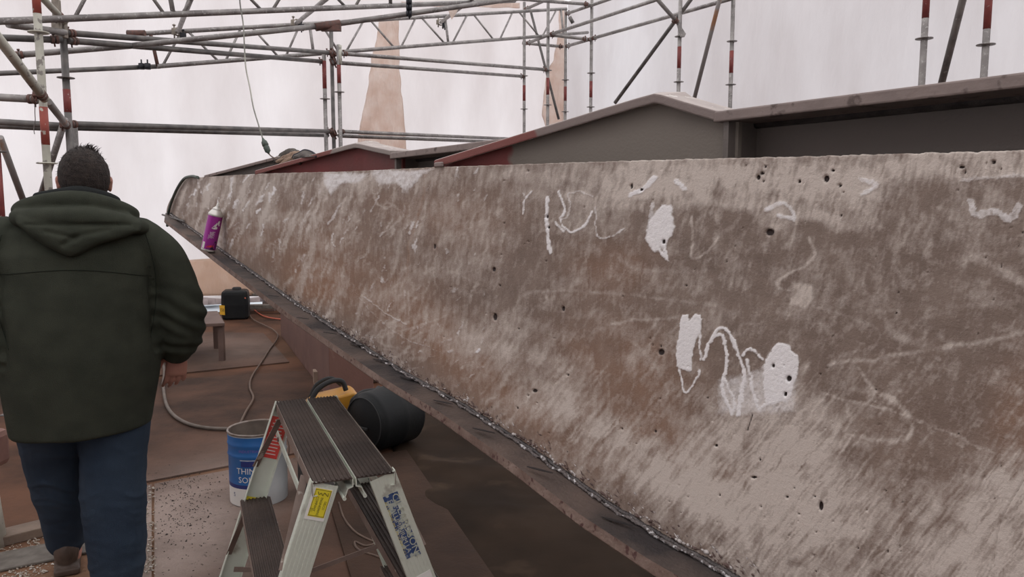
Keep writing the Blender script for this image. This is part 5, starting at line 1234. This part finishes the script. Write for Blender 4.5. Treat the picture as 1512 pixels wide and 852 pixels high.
place_text('lettering', '5', .03, None, None, None, M['navy'], pail, bend=lambda x, y: on_pail(vdir-.95, .070, R_+.0022)(x, y))
# wire bail lying down
bm = bmesh.new(); P = [PC+Vector((math.cos(vdir+1.2+t*.1)*(R_+.012), math.sin(vdir+1.2+t*.1)*(R_+.012), .33-.14*math.sin(math.pi*t/19)*1.0)) for t in range(20)]; add_tube(bm, P, .0022, 6); obj('bail', bm, M['rimm'], pail)
# darker grey tin behind it
P2 = Vector((PC.x+.30, PC.y+.10, 0)); t2 = empty('grey_tin', P2, 'dull grey lidless tin standing right of the blue pail, behind the ladder', 'tin')
M['tin'] = mat('dull_grey_tin', (.20, .20, .20), .55, .3, var=(.13, .12, .12), scale=7, bump=.1)
bm = bmesh.new(); add_lathe(bm, [(.01, .003), (.112, .003), (.118, .012), (.118, .20), (.121, .205), (.118, .21), (.118, .33), (.122, .335), (.118, .34), (.114, .335), (.113, .03), (.01, .02)], 36, P2); obj('tin_body', bm, M['tin'], t2, smooth=True)
bm = bmesh.new(); P = [P2+Vector((math.cos(-2.6+t*.1)*.126, math.sin(-2.6+t*.1)*.126, .28-.11*math.sin(math.pi*t/19))) for t in range(20)]; add_tube(bm, P, .002, 6); obj('bail', bm, M['rimm'], t2)

# ------------------------------------------------------------------ AEROSOL CAN on the flange, leaning on the plate
M['purple'] = mat('magenta_can', (.36, .035, .30), .35, .2, var=(.31, .03, .27), scale=4); M['can_metal'] = mat('pale_can_metal', (.62, .60, .56), .35, .5)
M['can_dark'] = mat('dark_can_print', (.03, .02, .05), .4); M['can_red'] = mat('red_can_print', (.75, .06, .05), .4)
tc_ = tW(W(331, 370)); zc = zb(tc_); CR = .0325
base = at(tc_, zc, CR+.040); zdown = (at(tc_+.05, zb(tc_+.05))-at(tc_-.05, zb(tc_-.05))).normalized()
tx = (Z+dW*.20-nW*.20).normalized(); sx_ = (dW-tx*dW.dot(tx)).normalized(); sy_ = tx.cross(sx_)
if sy_.dot(nW) < 0: sx_, sy_ = -sx_, -sy_
base = base+Z*.009-dW*.0
can = empty('spray_can', base, 'magenta aerosol can with silver shoulder standing on the girder flange', 'can')
ax_ = (sx_, sy_, tx)
bm = bmesh.new(); add_lathe(bm, [(.001, .002), (CR-.002, .0), (CR, .003), (CR-.001, .006), (CR-.0005, .17), (CR, .174)], 32, base, ax_); obj('can_base', bm, M['can_metal'], can, smooth=True)
bm = bmesh.new(); add_lathe(bm, [(CR+.0002, .010), (CR+.0002, .168)], 32, base, ax_); cb = obj('printed_wrap', bm, M['purple'], can, smooth=True)
bm = bmesh.new(); add_lathe(bm, [(CR+.001, .170), (CR+.0015, .174), (CR, .178), (CR-.004, .184), (CR-.010, .193), (CR-.014, .198), (CR-.013, .201), (CR-.015, .204), (.012, .206), (.0115, .210), (.001, .212)], 32, base, ax_); obj('shoulder', bm, M['can_metal'], can, smooth=True)
bm = bmesh.new(); add_lathe(bm, [(.0065, .206), (.0070, .219), (.0055, .221), (.0055, .228), (.001, .229)], 16, base, ax_); obj('nozzle', bm, M['white_ink'], can, smooth=True)
vc = Vector((-base.x, -base.y, 0)).normalized(); ca0 = math.atan2(vc.dot(sy_), vc.dot(sx_))
def on_can(da, z0, r=CR+.0006):
    def b(x, y): a = ca0+da+x/r; return base+sx_*(r*math.cos(a))+sy_*(r*math.sin(a))+tx*(z0+y)
    return b
def can_poly(name, pts, m, da=0.0, r=CR+.0006):
    f = on_can(da, 0, r); bm = bmesh.new(); n = 6; vs = []
    P = []
    for (a, b) in zip(pts, pts[1:]+pts[:1]):
        for k in range(n): P.append((a[0]+(b[0]-a[0])*k/n, a[1]+(b[1]-a[1])*k/n))
    c = bm.verts.new(f(sum(p[0] for p in P)/len(P), sum(p[1] for p in P)/len(P))); vs = [bm.verts.new(f(*p)) for p in P]
    for i in range(len(vs)): bm.faces.new((c, vs[i], vs[(i+1) % len(vs)]))
    obj(name, bm, m, cb)
hand_ = 1 if sx_.cross(sy_).dot(tx) > 0 else -1
sg = 1                       # +x on the can runs to the viewer's right
can_poly('dark_foot_print', [(-.012, .012), (.030, .012), (.034, .045), (.024, .055), (.016, .034), (-.004, .026)], M['can_dark'])
can_poly('red_flash', [(-.014, .018), (.004, .022), (.020, .026), (.020, .033), (.006, .032), (-.008, .027)], M['can_red'], r=CR+.0009)
can_poly('emblem', [(-.006, .112), (.004, .128), (.014, .142), (.018, .136), (.012, .122), (.020, .120), (.019, .111), (.006, .109)], M['white_ink'])
can_poly('emblem', [(.017, .146), (.024, .153), (.030, .147), (.026, .138), (.030, .128), (.024, .126), (.020, .134)], M['white_ink'])
can_poly('barcode_panel', [(-.036, .012), (-.022, .012), (-.022, .042), (-.036, .042)], M['white_ink'])
f = on_can(0, 0, CR+.0008)
place_text('lettering', 'FREE', .0145, None, None, None, M['white_ink'], cb, bend=lambda x, y: f(-.002-y, .080+x))
place_text('lettering', 'TYPE', .0155, None, None, None, M['white_ink'], cb, bend=lambda x, y: f(.009-y, .082+x))
place_text('lettering', 'solvent', .0075, None, None, None, M['white_ink'], cb, bend=lambda x, y: f(-.012-y, .070+x))

# ------------------------------------------------------------------ GLOVES on the nose of the girder
M['glove'] = mat('grey_work_glove', (.10, .085, .07), .9, 0, var=(.06, .05, .045), scale=40, bump=.4, bscale=200); M['glove_tan'] = mat('tan_glove_palm', (.27, .18, .12), .9, 0, var=(.20, .13, .09), scale=30, bump=.4); M['glove_navy'] = mat('navy_cuff', (.022, .022, .035), .9)
def glove(c, dirv, label, flip=1, s=1.0):
    e = empty('work_glove', c, label, 'glove', 'work gloves on the girder nose'); d = Vector(dirv).normalized(); sd = Vector((0, 0, 1)).cross(d).normalized()*flip; up = sd.cross(d)*flip; bm = bmesh.new()
    if up.z < 0: up = -up
    limb(bm, [tuple(c-d*.05*s+up*.012)+(.026*s,), tuple(c+up*.018)+(.030*s,), tuple(c+d*.04*s+up*.014)+(.026*s,)], 12)
    limb(bm, [tuple(c+sd*.022+up*.014)+(.024*s,), tuple(c+d*.035*s+sd*.022+up*.012)+(.022*s,)], 12)
    for k, (o_, L, b) in enumerate(((-.026, .06, .4), (-.009, .07, -.2), (.01, .068, .6), (.028, .055, .1))):
        p = c+d*.05*s+sd*o_+up*.012; q = p+d*L*.5*s+up*.012*b; r = q+d*L*.4*s-up*.02*abs(b); limb(bm, [tuple(p)+(.012,), tuple(q)+(.0115,), tuple(r)+(.010,)], 9)
    p = c-d*.01+sd*.04+up*.01; limb(bm, [tuple(p)+(.013,), tuple(p+sd*.022+d*.03)+(.012,), tuple(p+sd*.03+d*.055)+(.010,)], 9)
    me = fuse(bm, .004, 3); ripple(me, lambda co, n: .002*vn(co.x*40, co.y*40+co.z*30, 2)); o = link('glove_body', me, M['glove_tan'], e); o.matrix_parent_inverse = parent_inv(e)
    bm = bmesh.new(); u_, v_ = sd, up; add_lathe(bm, [(.030*s, -.045), (.040*s, -.015), (.038*s, .0), (.034*s, -.004), (.026*s, -.04)], 18, c-d*.06*s+up*.016, (sd*1.1, up*.75, -d)); obj('cuff', bm, M['glove'], e, smooth=True)
    bm = bmesh.new(); P = [c-d*(.06*s)+up*.016+(sd*1.1*math.cos(t*.35)+up*.75*math.sin(t*.35))*.0385*s for t in range(19)]; add_tube(bm, P, .0032, 6); obj('cuff_binding', bm, M['glove_navy'], e); return e
gpos = pc[0].lerp(pc[4], .62)-nW*.03
def gp(px, py, off): return onplane(px, py, P0+nW*off, nW)
# nearer glove: stiff gauntlet cuff flopped open over the flange, its hand part trailing left
e = empty('work_glove', gp(440, 236, OB+.09), 'grey work glove with navy bound cuff flopping over the girder nose', 'glove', 'work gloves on the girder nose')
ol = [(431, 234), (434, 229), (441, 226), (449, 221.5), (458, 223), (466, 228), (466.5, 231.5), (460, 231.5), (453, 234), (451.5, 240), (448.5, 246), (443, 246.5), (437.5, 242.5), (434, 237)]
P = catmull([gp(x, y, OB+.10+.012*math.sin(i*1.3)) for i, (x, y) in enumerate(ol+ol[:1])], 4)
bm = bmesh.new(); cm = gp(446, 233, OB+.135); c_in = gp(446, 233, OB+.075); f_ = [bm.verts.new(p) for p in P[:-1]]; m1 = [bm.verts.new(p.lerp(cm, .45)+nW*.012) for p in P[:-1]]; m2 = [bm.verts.new(p.lerp(c_in, .45)) for p in P[:-1]]
va, vb2 = bm.verts.new(cm), bm.verts.new(c_in); k_ = len(f_)
for i in range(k_):
    j = (i+1) % k_; bm.faces.new((f_[i], f_[j], m1[j], m1[i])); bm.faces.new((m1[i], m1[j], va)); bm.faces.new((f_[j], f_[i], m2[i], m2[j])); bm.faces.new((m2[j], m2[i], vb2))
obj('cuff', bm, M['glove'], e, smooth=True)
bm = bmesh.new(); add_tube(bm, P, .0034, 6); obj('cuff_binding', bm, M['glove_navy'], e)
def digits(name, lst, m, parent, vox=.003):
    bm = bmesh.new()
    for pts in lst: limb(bm, [tuple(gp(x, y, OB+o))+(r,) for x, y, o, r in pts], 10)
    me = fuse(bm, vox, 3); ripple(me, lambda co, n: .003*vn(co.x*60, co.y*60+co.z*50, 2)); o = link(name, me, m, parent); o.matrix_parent_inverse = parent_inv(parent); return o
digits('glove_body', [[(444, 229, .08, .016), (434, 230, .08, .019), (426, 233, .08, .016)], [(440, 233, .09, .014), (430, 236, .095, .014), (420, 239, .09, .010)], [(428, 232, .08, .012), (418, 236, .08, .009), (409, 239, .08, .008)], [(430, 236, .1, .010), (421, 240, .1, .008), (414, 243, .1, .007)]], M['glove_tan'], e)
g1 = e
e = empty('work_glove', gp(428, 232, OB+.02), 'crumpled grey and tan work glove humped behind the other, beside the cable plug', 'glove', 'work gloves on the girder nose')
digits('glove_body', [[(440, 228, .03, .018), (430, 226, .03, .022), (420, 230, .03, .018)], [(424, 229, .03, .013), (414, 232, .03, .010), (405, 236, .03, .008)], [(424, 232, .04, .012), (412, 236, .045, .009), (404, 239, .045, .007)], [(428, 226, .01, .012), (418, 227, .01, .010), (413, 231, .01, .008)]], M['glove'], e)
digits('palm_patch', [[(428, 231, .05, .012), (420, 233, .05, .011), (413, 236, .052, .007)]], M['glove_tan'], e)
g2 = e

# ------------------------------------------------------------------ CABLES AND HOSES
M['cable_white'] = mat('white_cable', (.55, .55, .48), .6, 0, var=(.2, .2, .18), scale=2.2, lo=.45, hi=.55); M['cable_grey'] = mat('grey_brown_hose', (.15, .12, .10), .7, 0, var=(.10, .08, .065), scale=12); M['cable_brown'] = mat('brown_dusty_cable', (.13, .085, .06), .7, 0, var=(.09, .055, .04), scale=12)
M['orange'] = mat('orange_cable', (.48, .12, .07), .6); M['hose_green'] = mat('dark_green_hose', (.055, .075, .062), .6, 0, var=(.10, .12, .10), scale=30)
def cord(name, pts, r, m, label, cat='cable', n=8):
    P = catmull(pts, n); bm = bmesh.new(); add_tube(bm, P, r, 8); o = obj(name, bm, m); setorigin(o, P[0]); return tag(o, label, cat)
YC = 3.55
cc = [A(x, y, YC) for x, y in ((352, -60), (354, 0), (359, 35), (361, 70), (363, 100), (369, 130), (374, 158), (381, 182), (388, 205))]
hc = cord('hanging_cable', cc, .0032, M['cable_white'], 'thin white cable hanging from above to the plug over the gloves')
a, b = A(389, 207, YC), A(397, 227, YC-.01); bm = bmesh.new(); d = (b-a).normalized(); u, v = frame(d)
add_lathe(bm, [(.004, -.01), (.007, 0), (.013, .008), (.015, .026), (.011, .028), (.014, .034), (.013, .056), (.006, .062), (.003, .07)], 16, a, (u, v, d)); o = obj('inline_plug', bm, M['hose_green'], hc, smooth=True)
gl = gp(410, 237, OB+.03)-Vector((0, 0, .045))
cord('cable_tail', [b, A(401, 231, YC-.05), A(410, 236, 3.45), Vector(gl)+Vector((0, 0, .045))], .0028, M['cable_brown'], 'short brown cable tail running from the plug under the gloves')
# hose clipped round the tip of the girder
def tip(px, py, off): return onplane(px, py, P0+nW*off, nW)
cord('hose_loop', [tip(292, 262, .010), tip(283, 260.5, .012), tip(272, 264, .014), tip(262, 278, .016), tip(254, 296, .016), tip(248.5, 315, .016), tip(247, 334, .016)], .008, M['hose_green'], 'dark green hose bent round the far tip of the girder', 'hose')
bm = bmesh.new(); add_tube(bm, [tip(240, 317, .03), tip(272, 327, .012)], .006, 8); o = obj('steel_rod', bm, M['galv_dark']); setorigin(o, tip(240, 317, .03)); tag(o, 'short steel rod poking out at the tip of the girder', 'rod')
hz = .012
def fl_(x, y, z=hz+.014): return atz(x, y, z)
cord('air_hose', [fl_(200, 470), fl_(238, 530), fl_(241, 570), fl_(247, 600), fl_(266, 620), fl_(300, 631), fl_(350, 633), fl_(392, 628), fl_(420, 612)], .0125, M['cable_grey'], 'thick grey hose curving over the floor between the walker and the pail', 'hose')
cord('power_cable', [fl_(366, 458), fl_(372, 470), fl_(388, 479), fl_(402, 486), fl_(410, 494), fl_(408, 503), fl_(398, 516), fl_(388, 532), fl_(372, 556), fl_(369, 572), fl_(374, 588), fl_(363, 608), fl_(352, 631, .035)], .0085, M['cable_brown'], 'brown cable snaking from the far wall to the grey hose')
cord('orange_cable', [fl_(362, 440, .3), fl_(366, 448, .1), fl_(376, 458, .02), fl_(390, 467, .02), fl_(412, 471, .02), fl_(440, 472, .02)], .010, M['orange'], 'orange red cable running from the bright gap to the brown block')
cord('floor_cable', [fl_(500, 742, .02), fl_(508, 765, .02), fl_(524, 785, .02), fl_(545, 797, .02), fl_(556, 801, .02), fl_(540, 806, .02), fl_(524, 800, .02), fl_(530, 812, .02), fl_(558, 822, .02), fl_(600, 840, .02), fl_(640, 850, .02)], .005, M['cable_brown'], 'thin brown cable looped on the floor under the ladder')
cord('tie_wire', [A(52, 151, 5.0), A(51.5, 165, 5.0), A(52, 178, 5.0), A(50, 190, 5.0), A(51, 198, 5.0)], .0025, M['galv_dark'], 'thin tie wire dangling from the rail left of the cream pole', 'wire')

# ------------------------------------------------------------------ BLACK DRUM MACHINE under the girder
M['black_pl'] = mat('black_plastic', (.009, .010, .011), .5, 0, var=(.013, .014, .014), scale=5, bump=.1, spec=.2); M['yellow_pl'] = mat('amber_yellow_housing', (.46, .22, .015), .45, 0, var=(.38, .17, .02), scale=6)
M['black_mat'] = mat('matt_black_rubber', (.02, .02, .02), .8)
vb = atz(548, 664, 0); vb.y = 4.78; vb.x = (557-756)/F*vb.y; Rv = .195
axv = Vector((.62, .78, .0)).normalized(); s1 = Vector((-axv.y, axv.x, 0)); cv = Vector((vb.x, vb.y, Rv+.002))
vac = empty('drum_vacuum', Vector((vb.x, vb.y, 0)), 'black drum machine lying on its side with amber yellow housing under the girder', 'vacuum')
bm = bmesh.new(); add_lathe(bm, [(.001, -.02), (Rv*.80, -.02), (Rv*.84, -.012), (Rv*.86, .0), (Rv*.93, .012), (Rv*.97, .03), (Rv*.98, .16), (Rv, .165), (Rv, .19), (Rv*.98, .195), (Rv*.985, .32), (Rv*.9, .345), (.001, .35)], 48, cv-axv*.12, (s1, Z, axv)); obj('drum', bm, M['black_pl'], vac, smooth=True)
bm = bmesh.new(); add_lathe(bm, [(Rv*.80, -.024), (Rv*.83, -.024), (Rv*.83, -.018), (Rv*.80, -.018), (Rv*.80, -.024)], 48, cv-axv*.12, (s1, Z, axv)); obj('lid_ring', bm, M['black_mat'], vac, smooth=True)
bm = bmesh.new(); add_box(bm, cv-axv*.150-Z*.03+s1*.02, (.13, .014, .016), (s1, axv, Z)); obj('lid_bar', bm, M['black_mat'], vac, bevel=.003)
# amber housing with chamfered top, handle arch, feet
hb = A(492, 590, 5.0); hb.z = 0; ux = Vector((.93, .36, 0)).normalized(); vx = Vector((-ux.y, ux.x, 0))
hs = empty('yellow_machine', hb, 'amber yellow machine with a black arched handle beside the black drum', 'machine')
def hp(x, y, z): return hb+ux*x+vx*y+Z*z
bm = bmesh.new(); sec = [(-.17, .03), (-.17, .245), (-.13, .285), (.12, .325), (.155, .30), (.165, .03)]
add_prism(bm, [hp(x, -.12, z) for x, z in sec], vx*.24); obj('housing', bm, M['yellow_pl'], hs, bevel=.012)
bm = bmesh.new(); P = catmull([hp(-.165, -.10, .20), hp(-.16, -.10, .27), hp(-.11, -.09, .36), hp(-.02, -.08, .405), hp(.05, -.07, .395), hp(.075, -.07, .335)], 6); add_tube(bm, P, .017, 10); obj('handle', bm, M['black_mat'], hs)
bm = bmesh.new(); P = catmull([hp(-.14, .10, .26), hp(-.09, .10, .35), hp(0, .10, .385), hp(.07, .10, .335)], 6); add_tube(bm, P, .014, 10); obj('handle', bm, M['black_mat'], hs)
bm = bmesh.new()
for i in range(6): add_box(bm, hp(-.09+.035*i, -.122, .15), (.016, .004, .09), (ux, vx, Z))
obj('vent', bm, M['black_mat'], hs)
bm = bmesh.new(); add_box(bm, hp(0, 0, .018), (.36, .26, .035), (ux, vx, Z)); obj('base', bm, M['black_pl'], hs, bevel=.008)
cord('suction_hose', [hp(.10, -.14, .26), hp(.10, -.20, .30), hp(.17, -.18, .34), hp(.26, -.12, .33), hp(.30, -.02, .32)], .016, M['black_mat'], 'short black hose bridging the yellow machine and the black drum', 'hose')
M['wood'] = mat('raw_timber_offcut', (.34, .25, .19), .8, 0, var=(.24, .17, .13), scale=6, stretch=(1, 8, 1), bump=.2)
def slab(name, px, py, sx, sy, sz, rz, m, label, cat, z=0.0, bev=.004):
    p = atz(px, py, z); ax = (Vector((math.cos(rz), math.sin(rz), 0)), Vector((-math.sin(rz), math.cos(rz), 0)), Z); bm = bmesh.new()
    add_box(bm, p+Z*(sz/2+.001), (sx, sy, sz), ax); o = obj(name, bm, m, bevel=bev); setorigin(o, p); return tag(o, label, cat)
slab('timber_offcut', 482, 566, .22, .12, .12, .3, M['wood'], 'pale timber offcut against the brown block behind the yellow machine', 'timber')
slab('steel_offcut', 510, 548, .10, .10, .16, .1, M['black_pl'], 'small dark steel offcut right of the brown block', 'offcut')
M['rubble'] = mat('dusty_brown_cloth', (.12, .085, .065), .9, 0, var=(.17, .125, .095), scale=5, bump=.4, bscale=40)
bm = bmesh.new(); c = atz(562, 556, 0); r3 = random.Random(8)
for i in range(9): ellip(bm, (c.x+r3.uniform(-.25, .35), c.y+r3.uniform(-.15, .2), .05), r3.uniform(.1, .2), r3.uniform(.1, .18), r3.uniform(.07, .16), 12, 8)
me = fuse(bm, .018, 3); ripple(me, lambda co, n: .02*vn(co.x*7, co.y*7+co.z*9, 1)+.008*abs(vn(co.x*20, co.y*20, 4)))
for v in me.vertices: v.co.z = max(.001, v.co.z)
o = link('dust_sheet', me, M['rubble'], None); setorigin(o, Vector((c.x, c.y, 0))); tag(o, 'bundled dusty brown dust sheet beyond the drum machine', 'cloth')

# ------------------------------------------------------------------ FAR LEFT FLOOR: bench, drum, debris
M['bench'] = mat('brown_bench_plate', (.10, .062, .05), .7, 0, var=(.15, .095, .075), scale=5, bump=.1)
bz = .395; q0, q1 = atz(332, 477, bz), atz(321, 459, bz); bdir = (q1-q0); bleft = Vector((-1, -.28, 0)).normalized()*1.1
e = empty('low_bench', Vector((q0.x, q0.y, 0)), 'low brown steel bench with square legs, just right of the walker', 'bench')
bm = bmesh.new(); add_prism(bm, [q0, q1, q1+bleft, q0+bleft], Vector((0, 0, -.03))); obj('bench_top', bm, M['bench'], e, bevel=.003)
for f_, g_ in ((.06, .03), (.80, .03), (.06, .95), (.80, .95)):
    p = q0+bdir*f_+bleft*g_; bm = bmesh.new(); add_box(bm, Vector((p.x, p.y, (bz-.03)/2)), (.05, .05, bz-.03)); obj('leg', bm, M['bench'], e)
dc = atz(342, 473, 0); dc = Vector((dc.x, dc.y+.18, .0))
e = empty('jerrycan', dc, 'black plastic jerrycan with an orange-yellow label by the bright gap', 'jerrycan'); D1 = Vector((.97, .24, 0)).normalized(); D2 = Vector((-D1.y, D1.x, 0)); ZD = .40
bm = bmesh.new(); sq = lambda s, z: [dc+D1*(x*s)+D2*(y*s)+Z*z for x, y in ((-.17, -.12), (-.13, -.16), (.13, -.16), (.17, -.12), (.17, .12), (.13, .16), (-.13, .16), (-.17, .12))]
rows = [[bm.verts.new(p) for p in sq(s, z)] for s, z in ((.9, .004), (1, .03), (1.03, .2), (1.0, .34), (.96, .375), (.8, .395))]
for a, b in zip(rows, rows[1:]):
    for i in range(8): bm.faces.new((a[i], a[(i+1) % 8], b[(i+1) % 8], b[i]))
bm.faces.new(rows[0][::-1]); bm.faces.new(rows[-1]); obj('can_body', bm, M['black_pl'], e, bevel=.008)
bm = bmesh.new(); add_lathe(bm, [(.06, .393), (.06, .42), (.045, .43), (.001, .43)], 20, dc+D1*.02); obj('cap', bm, M['black_mat'], e)
M['lab_or'] = mat('orange_yellow_label', (.72, .40, .02), .5)
fc = dc-D1*.15-D2*.142+Z*.135; fdir = (D1*.71-D2*.70).normalized(); fn_ = Vector((-.72, -.69, 0))
bm = bmesh.new(); fx_ = (D1*.04-D2*.04).normalized(); cc_ = dc-D1*.156-D2*.146+Z*.14; nn = Vector((-(D1+D2).x, -(D1+D2).y, 0)).normalized(); add_box(bm, cc_+nn*.006, (.10, .004, .13), (fx_, nn, Z)); lb = obj('label', bm, M['lab_or'], e)
place_text('lettering', '150', .06, cc_+nn*.0095, fx_ if fx_.cross(Z).dot(nn) > 0 else -fx_, Z, M['ink'], lb)
slab('steel_plate', 336, 476, .5, .35, .012, .25, M['gap_timber'], 'thin dark plate lying under the black jerrycan', 'plate', bev=.001) if False else None
slab('timber_block', 385, 459, .42, .16, .09, .1, M['bench'], 'brown timber block by the bright gap, left of the brown box', 'timber')
slab('timber_block', 402, 455, .25, .14, .14, -.4, M['bench'], 'short reddish timber block leaning near the bright gap', 'timber')
M['sheet_white'] = mat('white_plastic_film', (.62, .64, .68), .4, 0, var=(.35, .38, .42), scale=14, bump=.6, bscale=20)
c = atz(308, 447, 0); bm = bmesh.new(); add_ball(bm, c+Z*.1, .2)
me = fuse(bm, .02, 0); ripple(me, lambda co, n: .09*vn(co.x*6, co.y*6+co.z*7, 1)+.03*abs(vn(co.x*22, co.z*22, 4)))
for v in me.vertices: v.co.z = max(.001, v.co.z)
o = link('crumpled_film', me, M['sheet_white'], None); setorigin(o, Vector((c.x, c.y, 0))); tag(o, 'crumpled white plastic film left of the black jerrycan', 'film')
# lower left: timber, chips, rusty box on a pale post
M['plank'] = mat('muddy_plank', (.22, .16, .12), .8, 0, var=(.14, .10, .075), scale=5, bump=.3)
slab('plank', 8, 800, .75, .12, .045, .75, M['plank'], 'muddy timber plank on the floor left of the walker', 'timber')
slab('plank', 20, 828, .60, .20, .012, .55, M['gap_timber'], 'grey board lying below the muddy plank at the lower left', 'board')
sp_ = A(-2, 700, 3.35); e = empty('rusty_stand', Vector((sp_.x-.07, sp_.y, 0)), 'red-brown box on a pale post, cut by the left photo edge', 'stand')
bm = bmesh.new(); q = Vector((sp_.x-.09, sp_.y, A(0, 665, 3.35).z)); add_box(bm, q, (.20, .18, .17)); bx_ = obj('rusty_box', bm, mat('pink_rust_box', (.26, .14, .11), .7, 0, var=(.2, .10, .08), scale=8), e, bevel=.03)
bm = bmesh.new(); add_tube(bm, [q+Vector((.101-.02, -.089, .02)), q+Vector((.101-.02, -.0925, .02))], .006, 10); obj('bolt_hole', bm, M['ink'], bx_)
bm = bmesh.new(); p_ = Vector((sp_.x-.10, sp_.y, 0)); add_tube(bm, [p_, p_+Z*(q.z-.08)], [.10, .07], 16); obj('post', bm, M['cream'], e)
M['chips'] = mat('pale_chips', (.34, .28, .22), .8, 0, var=(.62, .58, .52), scale=60, lo=.5, hi=.6)
bm = bmesh.new(); rc = random.Random(12)
for i in range(900):
    px, py = rc.gauss(42, 30), rc.uniform(790, 900)
    if rc.random() < .25: px = rc.uniform(205, 230); py = rc.uniform(720, 852)
    p = atz(px, py, 0); s = rc.uniform(.003, .011); zb_ = .013 if px > 170 else .001
    a = rc.uniform(0, 6.28); d1 = Vector((math.cos(a), math.sin(a), rc.uniform(-.3, .3)))*s; d2 = Vector((-math.sin(a), math.cos(a), 0))*s*.5; c = p+Z*(zb_+s*.3)
    v_ = [bm.verts.new(c+x) for x in (d1, d2, -d1, -d2, Z*s*.5, -Z*s*.3)]
    for f_ in ((0, 1, 4), (1, 2, 4), (2, 3, 4), (3, 0, 4), (1, 0, 5), (2, 1, 5), (3, 2, 5), (0, 3, 5)): bm.faces.new([v_[k] for k in f_])
o = obj('floor_chips', bm, M['chips']); tag(o, 'pale wood and paint chips strewn on the floor around the walker', 'chips', kind='stuff')
bm = bmesh.new(); c = atz(197, 806, 0)
P = [c+Vector((x, y, z)) for x, y, z in ((-.05, -.02, .003), (.03, -.03, .004), (.05, .01, .006), (.0, .03, .016), (-.04, .02, .004))]
add_prism(bm, P, Vector((0, 0, .002))); o = obj('dead_leaf', bm, M['coupler']); o['kind'] = 'x'; del o['kind']; setorigin(o, c); tag(o, 'brown dead leaf on the pale strip beside the right trouser leg', 'leaf')
bm = bmesh.new(); gm = random.Random(5)
for i in range(700):
    px, py = gm.gauss(265, 34), gm.gauss(735, 45); p = atz(px, py, 0); s = gm.uniform(.0015, .0055)*(1.6 if gm.random() < .08 else 1); c = p+Z*(.0085+s*.2); a = gm.uniform(0, 6.28); d1 = Vector((math.cos(a), math.sin(a), 0))*s; d2 = Vector((-math.sin(a), math.cos(a), 0))*s*.7
    v_ = [bm.verts.new(c+x) for x in (d1, d2, -d1, -d2, Z*s*.6)]
    for f_ in ((0, 1, 4), (1, 2, 4), (2, 3, 4), (3, 0, 4)): bm.faces.new([v_[k] for k in f_])
tag(obj('floor_grit', bm, mat('dark_grit', (.03, .02, .017), .8)), 'dark flakes scattered over the dusty board between walker and ladder', 'grit', kind='stuff')
bpy.context.view_layer.update()
